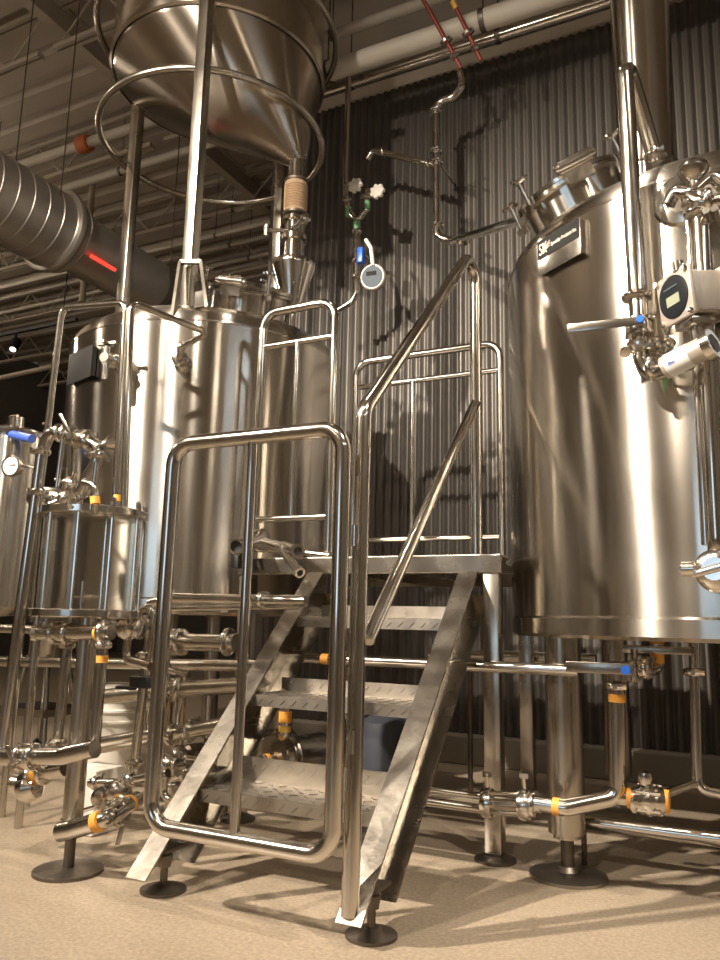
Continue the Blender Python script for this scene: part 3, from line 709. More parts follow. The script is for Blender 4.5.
p = P(626, 670, y=YL-.10); finish('cap', cyl(new(), p, p-V((0, .012, 0)), .017, 16), BLUE, lv); finish('stem', cyl(new(), P(623, 670, y=YL-.08), P(621, 671, y=YL), .016, 12), FIT, lv)
part_tube(t, [P(617, 680, y=YL), P(618, 700, y=YL)], .028, name='stub'); clamp(t, P(617, 686, y=YL), (0, 0, 1), .026)
t = thing('drain_pipe', 'polished vertical pipe with orange band beside the front leg of the right tank', 'pipe', P(617, 790, y=YL))
corner = P(618, 797, y=YL)
part_tube(t, [P(617, 699, y=YL), corner, P(566, 808, y=YL-.05), P(535, 803, y=YL-.05)], .031, R=.05)
b0 = P(616, 694, y=YL); band(t, P(617, 702, y=YL), P(617, 694, y=YL), .031)
band(t, P(553, 806, y=YL-.05), P(560, 807, y=YL-.05), .031)
part_tube(t, [corner+V((-.03, 0, 0)), P(650, 800, y=YL+.02)], .030, name='branch')
clamp(t, P(634, 800, y=YL), (1, 0, 0), .03)
t = thing('ball_valve', 'round valve with upright knob and orange bands at the pipe end on the right', 'valve', P(652, 800, y=YL))
vc = P(649, 800, y=YL)
bm = new(); lathe(bm, [(0, -.06), (.04, -.055), (.055, -.03), (.05, -.02), (.06, 0), (.05, .02), (.055, .03), (.04, .055), (0, .06)], vc, (1, .15, 0), 24)
for k in range(5): a = k*2*PI/5; cyl(bm, vc+V((-.04, math.cos(a)*.052, math.sin(a)*.052)), vc+V((.045, math.cos(a)*.052, math.sin(a)*.052)), .007, 8)
finish('body', bm, FIT, t); bm = new(); kp = P(645, 778, y=YL); cyl(bm, vc, kp, .012, 10); lathe(bm, [(0, -.03), (.022, -.025), (.028, 0), (.024, .02), (0, .028)], kp, (0, 0, 1), 16); finish('knob', bm, FIT, t)
band(t, vc-V((.075, .01, 0)), vc-V((.05, .01, 0)), .035); band(t, vc+V((.05, .01, 0)), vc+V((.07, .01, 0)), .04)
t = thing('corner_pipe', 'slim vertical pipe under the right tank turning right at the bottom', 'pipe', P(698, 785, y=3.5))
part_tube(t, [P(694, 638, y=3.5), P(697, 789, y=3.5), P(728, 795, y=3.5)], .021, R=.05); clamp(t, P(694, 672, y=3.5), (0, 0, 1), .028)
part_tube(t, [P(697, 783, y=3.5), P(655, 797, y=3.28)], .018, name='branch')
t = thing('floor_pipe', 'long bright pipe lying low along the floor behind the right tank leg', 'pipe', P(640, 824, y=3.62))
a = P(560, 818, y=3.62); b = P(640, 823, y=3.62); zz = a.z
part_tube(t, [(a.x, 3.62, zz), (2.2, 3.62, zz)], .033)
bm = new()
for x in (a.x+.1, .9, 2.0): cyl(bm, (x, 3.62, 0), (x, 3.62, zz), .012, 8)
finish('support', bm, DARKST, t)
# sight tube with rods
t = thing('inline_strainer', 'clear inline sight glass with tie rods and clamps low beside the stair', 'sight glass', P(505, 804, y=YL-.05))
a, b = P(488, 803, y=YL-.05), P(525, 805, y=YL-.05); d = (b-a).normalized()
finish('glass_tube', cyl(new(), a, b, .036, 24), GLASS, t); finish('core', cyl(new(), a, b, .020, 14), TUBE, t)
for k, q in enumerate((a, b)):
    bm = new(); lathe(bm, [(.03, -.025), (.055, -.02), (.06, 0), (.055, .02), (.03, .025)], q, d, 24); fr = finish('end_flange', bm, FIT, t)
    bm = new(); cyl(bm, q+V((0, 0, .05)), q+V((0, -.01, .115)), .008, 8); box(bm, q+V((0, -.01, .11)), (.035, .01, .02)); finish('wing_nut', bm, FIT, fr)
bm = new(); x_, y_, _ = frame(d)
for k in range(4): an = k*PI/2+.5; o_ = (x_*math.cos(an)+y_*math.sin(an))*.05; cyl(bm, a+o_, b+o_, .007, 8)
finish('tie_rods', bm, FIT, t)
part_tube(t, [b, P(540, 805, y=YL-.05)], .031, name='stub'); clamp(t, P(532, 805, y=YL-.05), (1, 0, 0), .031)
t = thing('transfer_pipe', 'paired low tubes running left from the sight glass behind the stair', 'pipe', P(430, 800, y=YL))
for dz, r in ((.022, .014), (-.026, .018)): part_tube(t, [a+V((0, 0, dz)), a+V((-1.5, 0, dz+.01))], r)
t = thing('cross_pipe', 'horizontal polished pipe crossing behind the stair to the valve lever', 'pipe', P(485, 668, y=3.3))
z_ = P(520, 668, y=3.31).z
part_tube(t, [(-2.15, 3.31, z_), (P(578, 668, y=3.31).x, 3.31, z_)], .024)
band(t, (-1.83, 3.31, z_), (-1.79, 3.31, z_), .024)
# back posts and short bright pipe stubs under the right tank
t = thing('rear_stub_pipe', 'short bright pipe stub seen under the right tank near the wall', 'pipe', P(515, 657, y=4.7)); zz = P(515, 657, y=4.7).z
part_tube(t, [(P(430, 657, y=4.7).x, 4.7, zz), (P(596, 657, y=4.7).x, 4.7, zz)], .036)
bm = new()
for px in (470, 560): x = P(px, 657, y=4.7).x; cyl(bm, (x, 4.7, 0), (x, 4.7, zz), .016, 8)
finish('support', bm, DARKST, t)

# =================================================================== UNDER-STAIR PUMPS
def pump(c, lab, s=1.0, orange=True):
    c = V(c); t = thing('transfer_pump', lab, 'pump', (c.x, c.y, 0), 'pumps on the floor')
    bm = new(); zc_ = .20*s+.03; o = V((c.x, c.y, zc_))
    lathe(bm, [(0, -.16), (.08, -.155), (.11, -.13), (.115, .12), (.10, .15), (0, .16)], o, (.3, 1, 0), 32); m1 = finish('motor', bm, FLAT, t)
    hd_ = o-V((.3, 1, 0)).normalized()*.22
    bm = new(); lathe(bm, [(.05, .05), (.13, .045), (.14, .02), (.14, -.02), (.12, -.045), (.04, -.05)], hd_, (-.3, -1, 0), 32); finish('pump_head', bm, FIT, t)
    bm = new(); cyl(bm, hd_, hd_-V((.3, 1, 0)).normalized()*.12, .035, 18); cyl(bm, hd_+V((.04, 0, .08)), hd_+V((.04, 0, .36)), .028, 16); finish('ports', bm, TUBE, t)
    if orange:
        band(t, hd_+V((.04, 0, .20)), hd_+V((.04, 0, .26)), .036); band(t, hd_+V((.04, 0, .15)), hd_+V((.04, 0, .18)), .034, BRASSY, 'yellow_band')
        o2 = hd_-V((.3, 1, 0)).normalized()*.07; band(t, o2, o2-V((.006, .02, 0)), .036)
    bm = new(); box(bm, (c.x, c.y, .04), (.16, .26, .03)); [cyl(bm, (c.x+sx*.06, c.y+sy*.1, 0), (c.x+sx*.06, c.y+sy*.1, zc_-.05), .012, 8) for sx in (-1, 1) for sy in (-1, 1)]
    finish('base', bm, DARKST, t)
    return t
q = P(296, 800, z=0); pump((q.x, q.y+.1, 0), 'round steel pump with orange bands seen under the stair treads')
q = P(268, 800, z=0); pump((q.x-.15, q.y+.25, 0), 'second steel pump under the stair, behind the left stringer')
# plastic drum seen behind handrail and orange clamp
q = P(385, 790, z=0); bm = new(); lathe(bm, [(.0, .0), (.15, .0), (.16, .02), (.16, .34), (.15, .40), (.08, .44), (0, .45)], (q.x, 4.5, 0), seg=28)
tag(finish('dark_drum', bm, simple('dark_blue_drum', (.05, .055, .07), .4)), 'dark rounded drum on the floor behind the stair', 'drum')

# =================================================================== LEFT: SIGHT GLASS VESSEL STAND
VY = 2.55
vt = P(92, 519, y=VY); vb = P(88, 609, y=VY); vr = .205
vx = (vt.x+vb.x)/2; O = (vx, VY, 0)
t = thing('sight_glass_vessel', 'short wide clear glass vessel with steel flanges and tie rods at left', 'vessel', (vx, VY, 0))
finish('glass_cylinder', lathe(new(), [(vr, vb.z), (vr, vt.z), (vr-.012, vt.z), (vr-.012, vb.z), (vr, vb.z)], O, seg=64, cap=False), GLASS, t)
for z, s in ((vt.z, 1), (vb.z, -1)):
    finish('flange', lathe(new(), [(0, z+s*.002), (vr+.024, z+s*.002) , (vr+.03, z+s*.006), (vr+.03, z+s*.032), (vr+.024, z+s*.037), (vr*.4, z+s*.045), (0, z+s*.045)], O, seg=64), FIT, t)
for k in range(10):
    an = 2*PI*k/10+.2; x, y = vx+(vr+.014)*math.cos(an), VY+(vr+.014)*math.sin(an)
    bm = new(); cyl(bm, (x, y, vb.z-.06), (x, y, vt.z+.06), .0065, 8)
    for z in (vt.z+.047, vb.z-.047): lathe(bm, [(.013, -.010), (.013, .010)], (x, y, z), seg=6)
    lathe(bm, [(0, .045), (.011, .05), (.011, .062), (0, .07)], (x, y, vt.z+.008), seg=10)
    finish('tie_rod', bm, FIT, t)
# inner rod + bits
bm = new(); cyl(bm, (vx-.03, VY, vb.z), (vx-.03, VY, vb.z+.12), .012, 10); cyl(bm, (vx+.05, VY+.03, vb.z), (vx+.05, VY+.03, vt.z), .006, 8); finish('inner_tube', bm, TUBE, t)
lx = P(68, 872, z=0); lt0 = P(89, 628, y=lx.y)
bm = new(); tube(bm, [(lx.x, lx.y, .15), (lx.x, lx.y, 1.0)], .040, seg=24); lathe(bm, [(.027, .13), (.046, .17), (.046, .2)], (lx.x, lx.y, 0), seg=20)
lg = finish('leg', bm, LEGM, t)
bm = new(); cyl(bm, (lx.x, lx.y, .01), (lx.x, lx.y, .15), .022, 12); lathe(bm, [(.135, 0), (.135, .012), (.03, .02), (0, .02)], (lx.x, lx.y, 0), seg=36); finish('foot_plate', bm, DARKST, lg)
bm = new(); cyl(bm, (lx.x, lx.y, .96), (vx, VY, .965), .035, 14); cyl(bm, (vx, VY, .92), (vx, VY, vb.z), .05, 18); box(bm, (vx, VY, .975), (.3, .06, .02)); finish('support_arm', bm, LEGM, t)
YV = lx.y-.02
def vpipe(nm, lab, pts, r, R=.06, extras=(), bands=(), y=VY, m=None, cat='pipe'):
    t = thing(nm, lab, cat, P(*pts[-1][:2], y=pts[-1][2] if len(pts[-1]) > 2 else y))
    q = [P(p[0], p[1], y=p[2] if len(p) > 2 else y) for p in pts]; part_tube(t, q, r, R, m)
    for e in extras:
        p = P(e[0], e[1], y=e[3] if len(e) > 3 else y); clamp(t, p, e[2], r)
    for b in bands:
        p = P(b[0], b[1], y=b[3] if len(b) > 3 else y); d = V(b[2]).normalized()*.014; band(t, p-d, p+d, r)
    return t
UP = (0, 0, 1); RT = (1, 0, 0)
vpipe('slanting_pipe', 'tall polished pipe at the far left edge with a swan neck top', [(1, 760), (42, 452), (50, 432), (62, 433)], .026, .06, [(41, 452, UP), (60, 433, RT), (39, 492, UP)], y=2.35)
# valve cluster top
t = vpipe('valve_cluster', 'cluster of polished valves and clamps with a funnel end, above the glass vessel', [(62, 433), (80, 438), (98, 446), (97, 462), (88, 478), (80, 492)], .026, .04, [(66, 434, RT), (74, 437, RT), (88, 441, RT), (97, 456, UP)], y=2.35, cat='valve')
valve(t, P(82, 439, y=2.35), (1, 0, -.1), .028, (-.6, 0, .8), .14)
a, b = P(96, 446, y=2.35), P(107, 440, y=2.35); d = (b-a).normalized()
finish('funnel', lathe(new(), [(.022, 0), (.03, .03), (.058, .055), (.060, .06), (.054, .06), (.028, .034), (0, .034)], a, V((.9, .40, -.15)), 28), FIT, t)
vc = P(76, 492, y=2.38)
bm = new()
for k in range(9):
    an = k*.7; d_ = V((math.cos(an), -.3, math.sin(an))); o_ = vc+V((math.cos(k*2.1)*.035, -.02*(k % 3), math.sin(k*2.1)*.035))
    lathe(bm, [(.01, -.022), (.03, -.018), (.034, 0), (.03, .018), (.01, .022)], o_, d_, 16); cyl(bm, o_, o_+d_*.07, .008, 8)
finish('clamps', bm, FIT, t)
part_tube(t, [vc, P(90, 486, y=2.38), P(97, 505, y=2.42), V((P(97, 505, y=2.42).x, 2.42, vt.z+.02))], .017, .04, name='coil_tube')
part_tube(t, [P(84, 482, y=2.33), P(94, 485, y=2.33), P(96, 500, y=2.33), P(95, 512, y=2.38)], .016, .03, name='coil_tube')
band(t, P(95, 497, y=2.33), P(95.5, 504, y=2.33), .019)
for (px, py, dx) in ((63, 448, -.02), (97, 470, .0)):
    part_tube(t, [P(px, py-8, y=2.33), P(px-6, py+40, y=2.33)], .011, name='hanging_strut')
part_tube(t, [P(72, 444, y=2.35), P(72, 486, y=2.38)], .02, name='down_tube')
# tall riser A and loop
t = vpipe('riser_pipe', 'tall thin tube rising in front of the left tank and looping left', [(115, 508), (126, 303), (62, 308), (47, 432)], .017, .05, y=2.75, bands=[(117, 498, UP)])
part_tube(t, [P(115, 508, y=2.75), V((P(115, 508, y=2.75).x, 2.66, vt.z+.02))], .017, name='foot_bend')
t = vpipe('spray_pipe', 'dark tube from the riser top across to the left tank port', [(124, 508, 2.75), (131, 302, 2.75), (208, 333, 3.17), (181, 347, 3.22)], .017, .04, [(181, 347, (1, .3, 0), 3.22)])
q = onT(LC, LR, -61, 2.44, .12); part_tube(t, [P(181, 347, y=3.22), q], .02, name='port_stub')
# reducer tube horizontal behind
t = thing('stub_cylinder', 'short fat steel cylinder lying behind the top of the glass vessel', 'vessel', P(50, 500, y=2.75))
a, b = P(33, 497, y=2.8), P(66, 500, y=2.8); finish('body', lathe(new(), [(0, 0), (.05, .01), (.06, .03), (.06, (b-a).length-.03), (.05, (b-a).length), (0, (b-a).length)], a, (b-a), 24), LEGM, t)
bm = new(); cyl(bm, a.lerp(b, .5), a.lerp(b, .5)-V((0, 0, .5)), .02, 12); cyl(bm, a.lerp(b, .5)-V((0, 0, .5)), V((a.lerp(b, .5).x, 2.8, 0)), .02, 10); finish('support', bm, LEGM, t)
# pipes below the vessel
vpipe('manifold_pipe', 'short horizontal manifold with an open dark end under the glass vessel', [(38, 633), (112, 632)], .030, .05, [(55, 633, RT), (68, 633, RT), (104, 632, RT)], y=2.42, bands=[(100, 633, RT)])
q = P(38, 633, y=2.42); o = finish('open_end', lathe(new(), [(.024, -.002), (.034, -.002), (.034, .02), (.024, .02)], q, (-1, -.4, 0), 18), FIT, bpy.data.objects['manifold_pipe'])
blackdisc(bpy.data.objects['manifold_pipe'], q+V((-.004, -.002, 0)), (-1, -.4, 0), .024)
valve(bpy.data.objects['manifold_pipe'], P(63, 633, y=2.42), RT, .03, (0, -.3, -1), .10)
vpipe('supply_pipe', 'vertical pipe left of the vessel leg joining the low manifold', [(68, 640), (57, 750)], .023, .05, [(67, 645, UP), (58, 742, UP)], y=2.50)
vpipe('return_pipe', 'vertical pipe with orange band right of the vessel leg', [(103, 640), (94, 752)], .023, .05, [(103, 645, UP)], y=2.42, bands=[(102, 659, UP)])
vpipe('side_pipe', 'vertical pipe with black clamps between the vessel and the gate', [(140, 612), (152, 606), (149, 640), (133, 775)], .022, .05, [(148, 618, UP), (145, 655, UP), (135, 762, UP)], y=2.8)
bpy.data.objects['side_pipe']
t = bpy.data.objects['side_pipe']; bm = new(); p = P(142, 682, y=2.78); box(bm, p, (.10, .06, .05), None, .006); box(bm, p+V((-.09, 0, -.03)), (.1, .03, .015)); finish('black_clamp', bm, BLACK, t)
t = vpipe('low_manifold', 'thick horizontal pipe near the floor at the left edge, with a small valve', [(-12, 757), (62, 756), (95, 749)], .034, .06, [(22, 757, RT), (34, 757, RT)], y=2.32)
valve(t, P(28, 757, y=2.32), RT, .034, (-.2, -.3, 1), .09)
t = vpipe('drain_valve', 'stubby valve with orange band hanging under the low left manifold', [(22, 782), (30, 778), (45, 772), (66, 768)], .034, .05, [(33, 777, (1, .1, .2)), (45, 772, RT)], y=2.5, bands=[(38, 775, (1, .1, .3))], cat='valve')
q = P(20, 784, y=2.5); finish('valve_ball', lathe(new(), [(0, -.06), (.045, -.04), (.062, 0), (.045, .04), (0, .06)], q+V((.06, 0, -.01)), (1, .2, .2), 24), FIT, t); finish('open_end', lathe(new(), [(.025, 0), (.04, 0), (.04, .03), (.025, .03)], q, (-1, -.3, .1), 18), FIT, t); blackdisc(t, q+V((-.005, 0, 0)), (-1, -.3, .1), .03)
part_tube(t, [P(30, 777, y=2.5), P(28, 806, y=2.5)], .010, name='lever')
t = vpipe('foot_drain', 'polished drain pipe with two orange bands beside the big foot plate', [(60, 832), (72, 830), (106, 819), (136, 800, 2.75)], .036, .04, [(118, 812, (1, .2, .3), 2.55)], y=2.38, cat='pipe')
qa, qb, qc = P(72, 830, y=2.38), P(106, 819, y=2.38), P(136, 800, y=2.75)
for u, v, k in ((qa, qb, .78), (qb, qc, .72)): m0 = u.lerp(v, k); dd = (v-u).normalized()*.016; band(t, m0-dd, m0+dd, .0358)
valve(t, P(118, 812, y=2.55), (1, .3, .2), .034, (-.1, -.2, -1), .14)
t = vpipe('pump_body', 'shiny valve body with clamps low between the vessel leg and the gate', [(90, 783), (120, 783), (168, 773)], .020, .05, [(96, 783, RT), (130, 780, RT)], y=2.72, cat='valve')
p = P(117, 793, y=2.70); bm = new(); lathe(bm, [(.02, -.07), (.045, -.06), (.05, -.02), (.062, 0), (.062, .03), (.04, .05), (.02, .06)], p, (1, .1, .1), 24); finish('body', bm, FIT, t)
bm = new(); p2 = P(102, 798, y=2.66); cyl(bm, p2, p, .02, 12); lathe(bm, [(.02, -.02), (.045, -.015), (.045, .015), (.02, .02)], p2, (1, -.5, 0), 18); cyl(bm, P(98, 806, y=2.64), P(78, 812, y=2.62), .009, 8); finish('fitting', bm, FIT, t)
# long pipes crossing left
def run(lab, pts, r, y, extras=(), m=None, nm='long_pipe', bands=()):
    return vpipe(nm, lab, [(*p,) for p in pts], r, .06, extras, bands, y=y, m=m)
run('long pale pipe crossing the far left below the glass vessel', [(-15, 661), (260, 666)], .030, 3.35, m=LEGM)
run('square frame rail at the far left edge behind the slanting pipe', [(-15, 628), (38, 630)], .022, 2.9, m=LEGM)
t = bpy.data.objects['long_pipe.001']; q = P(20, 629, y=2.9); finish('leg', cyl(new(), (q.x, 2.9, 0), (q.x, 2.9, q.z), .018, 10), LEGM, t)
run('bright horizontal pipe behind the gate under the left tank', [(150, 603), (170, 598), (306, 601)], .026, 3.12, [(168, 598, RT), (262, 600, RT)])
run('thin polished pipe just below the bright one behind the gate', [(150, 609), (300, 607)], .012, 3.14)
run('fat hose pipe with a clamp under the left tank, behind the gate', [(158, 642), (236, 643)], .042, 3.15, [(182, 642, RT), (176, 642, RT), (228, 642, RT)], m=LEGM)
t = run('dark pipe with couplings lower behind the gate', [(100, 697), (170, 690), (246, 685)], .038, 3.1, [(170, 690, RT), (180, 689, RT)], m=LEGM)
run('lowest dark pipe under the left tank, behind the left stringer', [(92, 748), (170, 735), (236, 722)], .034, 3.1, [(172, 735, RT), (190, 731, RT)], m=LEGM)
run('slanting dark pipe behind the white bucket', [(60, 752), (100, 742), (160, 732)], .024, 2.95, m=LEGM)
run('bent pipe stub near the floor under the left tank', [(170, 815), (172, 778), (205, 768)], .026, 3.15, [(172, 785, UP), (186, 774, RT)])
# coloured clutter on the floor: small pumps and fittings
q = P(185, 815, z=0); pump((q.x, q.y+.15, 0), 'low steel pump behind the gate near the left stair stringer', orange=False)
# wall of far tank legs fittings, small valves
for k, (px, py, yy) in enumerate(((168, 640, 3.1), (150, 700, 3.0), (165, 765, 3.0), (128, 628, 2.7))):
    t = thing('clamp_joint', 'polished clamp joint with wing nut, '+('beside the fat hose pipe end', 'left of the dark coupled pipe', 'beside the bent stub near the floor', 'under the right side of the glass vessel')[k], 'joint', P(px, py, y=yy))
    p = P(px, py, y=yy); bm = new(); lathe(bm, [(.02, -.05), (.03, -.045), (.05, -.02), (.055, 0), (.05, .02), (.03, .05), (.02, .06)], p, (1, .3*k, .2), 20); finish('body', bm, FIT, t)
    clamp(t, p+V((.07, 0, 0)), (1, 0, 0), .03); part_tube(t, [p, p+V((0, 0, -.14)), p+V((.14, 0, -.16))], .018, .04)
# loose pipe ends lying on the deck
py_ = 3.33
t = thing('loose_spool', 'short fat pipe spool with a dark open end resting at the deck corner', 'pipe', P(238, 545, y=py_))
a, b = P(254, 540, y=py_+.06), P(236, 547, y=py_-.12)
finish('body', lathe(new(), [(.035, -.12), (.045, -.10), (.05, -.03), (.05, 0), (.042, (b-a).length-.02), (.042, (b-a).length), (.032, (b-a).length), (.032, (b-a).length-.03), (0, (b-a).length-.03)], a, (b-a), 24), FIT, t)
blackdisc(t, b-(b-a).normalized()*.02, (b-a), .032); finish('dark_cloth', box(new(), P(237, 560, y=py_), (.05, .05, .09), None, .01), BLACK, t)
t = thing('loose_pipe', 'polished pipe lying across the deck edge with a Y shaped open end', 'pipe', P(298, 550, y=py_))
part_tube(t, [P(250, 538, y=py_+.1), P(290, 548, y=py_+.02)], .024); openend(t, P(284, 546, y=py_+.06), P(298, 551, y=py_-.20), .028); openend(t, P(281, 549, y=py_), P(300, 573, y=py_-.12), .022)
q = P(298, 551, y=py_-.20); blackdisc(t, q-(q-P(284, 546, y=py_+.06)).normalized()*.012, (q-P(284, 546, y=py_+.06)), .0215)
q = P(300, 573, y=py_-.12); blackdisc(t, q-(q-P(281, 549, y=py_)).normalized()*.012, (q-P(281, 549, y=py_)), .017)
t = thing('loose_pipe', 'second polished tube lying behind the Y shaped end on the deck', 'pipe', P(320, 556, y=py_+.1)); part_tube(t, [P(258, 548, y=py_+.12), P(330, 556, y=py_+.12)], .022)

# buckets and box on the floor
def bucket(c, r, h, lab, nm='white_bucket'):
    t = thing(nm, lab, 'bucket', c); bm = new()
    prof = [(0, 0), (r*.86, 0), (r*.88, .01), (r*.93, h*.6), (r*1.02, h*.61), (r*1.02, h*.63), (r*.945, h*.64), (r*.955, h*.72), (r*1.03, h*.73), (r*1.03, h*.75), (r*.965, h*.76), (r*.97, h*.85), (r*1.05, h*.86), (r*1.05, h*.88), (r*.985, h*.89), (r, h*.95)]
    lathe(bm, prof, c, seg=40); finish('pail', bm, WHITE, t)
    bm = new(); lathe(bm, [(r*1.04, h*.95), (r*1.06, h*.955), (r*1.06, h), (r*.98, h), (r*.97, h*.985), (0, h*.985)], c, seg=40); finish('lid', bm, WHITE, t)
    return t
q = P(104, 778, z=0); hz_ = P(106, 684, y=q.y).z; bucket(V((q.x, q.y, 0)), .20, hz_, 'tall white plastic bucket with ribbed rim behind the vessel leg')
q = P(76, 835, z=0); t = thing('white_box', 'white plastic container on the floor behind the vessel leg', 'container', q)
finish('body', box(new(), (q.x, q.y+.1, .145), (.19, .2, .29), None, .012), WHITE, t)
bm = new()
for k in range(3): box(bm, (q.x-.03, q.y-.001, .18-.03*k), (.07, .003, .006))
finish('print_lines', bm, simple('grey_print', (.35, .33, .3), .6), t)

# far-left filter vessel with blue hose and gauge
c = P(8, 600, y=3.3); fr = .20; cx_ = P(6, 520, y=3.3).x
zt = P(10, 440, y=3.3).z; zb = P(10, 612, y=3.3).z
t = thing('filter_vessel', 'small upright steel vessel cut off by the left edge of the view', 'vessel', (cx_, 3.3, 0))
finish('shell', lathe(new(), [(0, zb-.03), (fr*.6, zb-.02), (fr, zb+.03), (fr, zt), (fr*.98, zt+.005), (0, zt+.005)], (cx_, 3.3, 0), seg=48), TANK, t)
finish('lid', lathe(new(), [(fr+.02, zt), (fr+.025, zt+.02), (fr+.02, zt+.03), (fr*.5, zt+.07), (.05, zt+.08), (.05, zt+.14), (0, zt+.14)], (cx_, 3.3, 0), seg=40), FIT, t)
for k in range(6):
    an = k*PI/3+.3; x, y = cx_+(fr+.01)*math.cos(an), 3.3+(fr+.01)*math.sin(an); bm = new(); cyl(bm, (x, y, zt-.06), (x, y, zt+.10), .009, 8); cyl(bm, (x-.03, y, zt+.10), (x+.03, y, zt+.10), .009, 8); finish('lid_bolt', bm, FIT, t)
for k in range(3):
    an = k*2*PI/3+.5; x, y = cx_+fr*.8*math.cos(an), 3.3+fr*.8*math.sin(an); finish('leg', cyl(new(), (x, y, 0), (x, y, zb+.03), .022, 12), LEGM, t)
c = P(12, 466, y=2.95); t = thing('pressure_gauge', 'round white faced pressure gauge at the far left edge', 'gauge', c)
ax = V((.15, -1, -.05)).normalized(); gg = finish('case', lathe(new(), [(.02, -.04), (.055, -.03), (.062, 0), (.062, .012), (.052, .014), (.052, .008), (0, .008)], c, ax, 32), FIT, t)
finish('face', lathe(new(), [(.051, .009), (.051, .0105), (0, .0105)], c, ax, 28), GAUGEW, gg); finish('needle', box(new(), c+ax*.012+V((.008, 0, .004)), (.06, .002, .004)), INK, gg)
part_tube(t, [c-ax*.03, c-ax*.03+V((.09, 0, 0)), P(38, 468, y=2.40)], .011, .03, name='stem')
t = finish('blue_hose', tube(new(), [P(-14, 430, y=3.2), P(0, 431, y=3.18), P(14, 435, y=3.16), P(32, 439, y=3.14)], .026, .1), BLUEH); tag(t, 'blue hose draped over the far left vessel', 'hose')
# far tank / cart behind on the left
c = P(48, 640, y=4.2); t = thing('small_tank', 'small steel tank behind the legs of the glass vessel stand', 'tank', (c.x, 4.2, 0))
ztp = P(48, 618, y=4.2).z; zbt = P(48, 658, y=4.2).z
finish('shell', lathe(new(), [(0, zbt), (.12, zbt), (.125, zbt+.01), (.125, ztp), (.10, ztp+.03), (0, ztp+.04)], (c.x, 4.2, 0), seg=36), LEGM, t)
fz = P(30, 708, y=4.2).z
for dx, dy in ((-.2, -.15), (.2, -.15), (-.2, .2), (.2, .2)):
    finish('leg', tube(new(), [(c.x+dx*1.1, 4.2+dy, .06), (c.x+dx*.5, 4.2+dy*.5, zbt+.02)], .018, seg=10), LEGM, t)
    finish('caster', lathe(new(), [(.03, -.015), (.045, -.012), (.045, .012), (.03, .015)], (c.x+dx*1.1, 4.2+dy, .045), (1, 0, 0), 18), BLACK, t)
finish('base_frame', box(new(), (c.x, 4.2, fz if fz > .1 else .25), (.5, .42, .05)), LEGM, t)

# track light on the far left
c = P(15, 345, y=8.0); t = thing('track_light', 'small black track spotlight hanging in the dark at far left', 'lamp', c)
a, b = P(-20, 318, y=8.0), P(52, 340, y=8.0)
finish('track', box(new(), (c.x, 8.0, c.z+.22), (2.6, .05, .05)), BLACK, t)
bm = new(); cyl(bm, (c.x, 8.0, c.z+.2), (c.x, 8.0, c.z+.05), .02, 10); lathe(bm, [(.07, -.12), (.08, .1), (.07, .12), (0, .12)], c, (-.3, .5, .8), 20); finish('head', bm, BLKMETAL, t)
finish('lamp_lens', lathe(new(), [(.05, 0), (.05, .004), (0, .004)], c+V((.3, -.5, -.8)).normalized()*.12, (.3, -.5, -.8), 18), simple('dim_lens', (1, .9, .8), .3, 0, (1, .85, .65), 1.5), t)
bm = new(); cyl(bm, (c.x-1.0, 8, c.z+.24), (c.x-1.0, 8, H), .01, 6); cyl(bm, (c.x+1.0, 8, c.z+.24), (c.x+1.0, 8, H), .01, 6); finish('hanger', bm, BLACK, t)

# =================================================================== LIGHTS
def spot(loc, target, power, size, rad, lab, color=(1, .88, .73), blend=.35):
    loc = V(loc); target = V(target); d = (target-loc).normalized()
    t = thing('spotlight', lab, 'lamp', loc, 'ceiling spotlights')
    finish('housing', lathe(new(), [(rad*1.02, -.02), (rad*1.25, -.03), (rad*1.25, -.22), (rad*.7, -.28), (0, -.28)], loc, d, 24), BLACK, t)
    bm = new(); cyl(bm, loc-d*.2, V((loc.x, loc.y, H)), .012, 8); finish('stem', bm, BLACK, t)
    l = bpy.data.lights.new('spot_lamp', 'SPOT'); l.energy = power; l.color = color; l.spot_size = math.radians(size); l.spot_blend = blend; l.shadow_soft_size = rad
    o = bpy.data.objects.new('spot_lamp', l); col.objects.link(o); o.location = loc+d*.01
    o.rotation_euler = d.to_track_quat('-Z', 'Y').to_euler()
    return o
spot((-4.9, -1.4, 5.2), (-.9, 4.3, 1.9), 4100, 62, .07, 'ceiling spotlight behind the viewer, far left', blend=.9)
spot((-2.5, -1.0, 5.6), (-2.5, 4.4, 2.3), 1500, 74, .06, 'ceiling spotlight behind the viewer, second from left', blend=.95)
spot((-.8, -.6, 5.6), (-1.2, 3.6, .6), 200, 62, .07, 'ceiling spotlight just behind the viewer')
spot((1.7, 1.0, 5.8), (-.1, 2.9, .0), 650, 60, .07, 'ceiling spotlight right of the viewer')
spot((-1.5, 2.9, 6.3), (-1.7, 2.3, 0), 110, 55, .07, 'ceiling spotlight over the stair')
spot((-8.0, 4.6, 6.0), (-3.4, 2.8, 0.3), 380, 60, .07, 'ceiling spotlight left of the glass vessel')
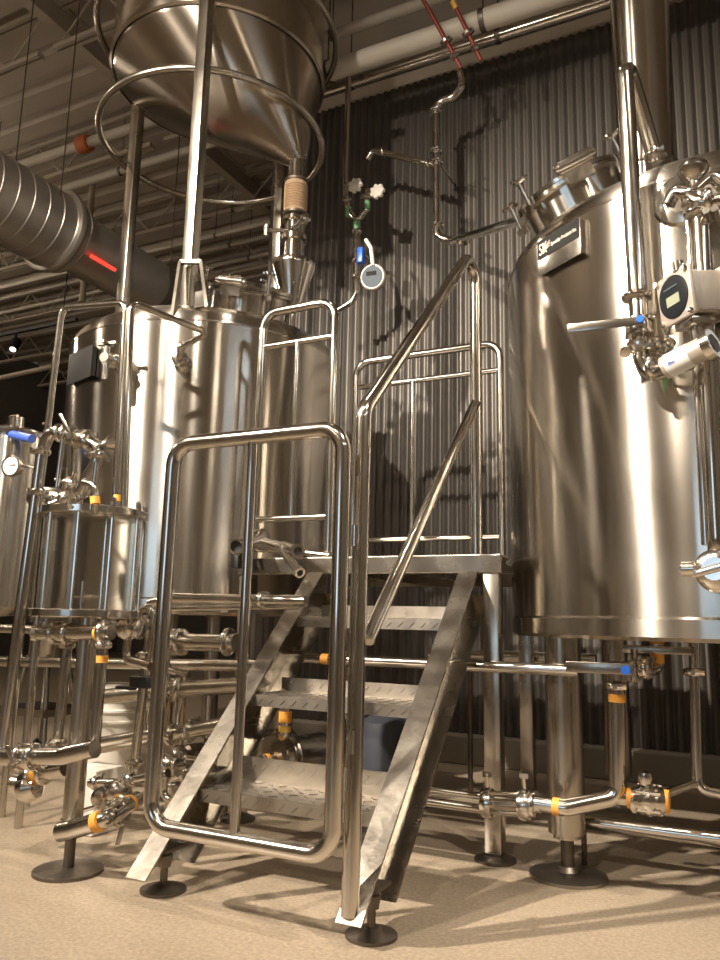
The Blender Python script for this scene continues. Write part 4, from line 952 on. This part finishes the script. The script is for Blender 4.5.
# unseen tube lights added behind the viewer to give the steel its stripes
TL = simple('added_tube_light', (1, .9, .8), .4, 0, (1, .80, .58), 7)
TLB = simple('added_cool_tube', (.9, .95, 1), .4, 0, (.80, .90, 1), 14)
for k, (x, y, z, L_, m_, lab) in enumerate(((-6.5, -2.5, 4.6, 2.4, TL, 'added tube light far left behind the viewer'), (-1.5, -3.0, 4.8, 2.4, TL, 'added tube light straight behind the viewer'), (2.8, .5, 4.2, 2.4, TLB, 'added cool tube light at the right of the viewer'))):
    t = thing('added_tube_light', lab, 'lamp', (x, y, z), 'added tube lights behind the viewer')
    dr = V((1, 0, 0)) if k < 2 else V((0, 1, 0)); p = V((x, y, z))
    finish('tube', cyl(new(), p-dr*(L_/2), p+dr*(L_/2), .04, 12), m_, t)
    bm = new(); box(bm, p+V((0, 0, .07)), (L_ if k < 2 else .12, .12 if k < 2 else L_, .05)); cyl(bm, p+dr*.9+V((0, 0, .09)), p+dr*.9+V((0, 0, H-z)), .01, 6); cyl(bm, p-dr*.9+V((0, 0, .09)), p-dr*.9+V((0, 0, H-z)), .01, 6)
    finish('reflector', bm, BLKMETAL, t, False)

GL_ = simple('added_globe_glow', (1, .9, .8), .3, 0, (1, .84, .64), 9)  # unseen globes added as fill, mainly to brighten the ceiling
for (x, y, z, pw, lab) in ((-9.5, .5, 5.9, 400, 'added fill globe out of view to the left'), (-3.0, -3.6, 5.2, 90, 'added fill globe behind the viewer'), (-12.0, 5.0, 5.6, 430, 'added fill globe farthest off to the left'), (2.9, -2.2, 4.9, 55, 'added fill globe behind the viewer at right')):
    t = thing('added_globe', lab, 'lamp', (x, y, z), 'added fill globes')
    finish('globe', lathe(new(), [(0, -.2), (.1, -.173), (.173, -.1), (.2, 0), (.173, .1), (.1, .173), (0, .2)], (x, y, z), seg=24), GL_, t)
    finish('cord', cyl(new(), (x, y, z+.2), (x, y, H), .008, 6), BLACK, t)
    l = bpy.data.lights.new('fill_lamp', 'POINT'); l.energy = pw; l.color = (1, .86, .68); l.shadow_soft_size = .24
    o = bpy.data.objects.new('fill_lamp', l); col.objects.link(o); o.location = (x, y, z-.0)
bm = new(); box(bm, (-1.8, YF+.02, 2.1), (2.6, .03, 2.0)); struct('window_added_1', bm, simple('added_cool_pane', (.6, .7, .8), .2, 0, (.55, .75, .95), 1.6))  # unseen glowing window, added for cool streaks on the polished tubes
bm = new()
for x in (-3.13, -1.8, -.47): box(bm, (x, YF+.04, 2.1), (.06, .06, 2.12))
for z in (1.08, 3.12): box(bm, (-1.8, YF+.04, z), (2.72, .06, .06))
struct('trim_added_1', bm, BLKMETAL)  # frame of the added window
w = bpy.data.worlds.new('world'); bpy.context.scene.world = w; w.use_nodes = True
w.node_tree.nodes['Background'].inputs[0].default_value = (.9, .75, .6, 1); w.node_tree.nodes['Background'].inputs[1].default_value = .05

# =================================================================== CAMERA
cd = bpy.data.cameras.new('camera'); cam = bpy.data.objects.new('camera', cd); col.objects.link(cam)
cd.sensor_fit = 'VERTICAL'; cd.sensor_height = 36; cd.lens = F/960*36; cd.clip_start = .05; cd.clip_end = 100
M = Matrix((CR, CU, -f0)).transposed().to_4x4(); M.translation = CAM; cam.matrix_world = M
sc = bpy.context.scene; sc.camera = cam
sc.view_settings.view_transform = 'Standard'; sc.view_settings.look = 'None'; sc.view_settings.gamma = 1; sc.view_settings.exposure = 0.2
sc.cycles.max_bounces = 14; sc.cycles.glossy_bounces = 8; sc.cycles.transmission_bounces = 14; sc.cycles.transparent_max_bounces = 12; sc.cycles.sample_clamp_indirect = 6
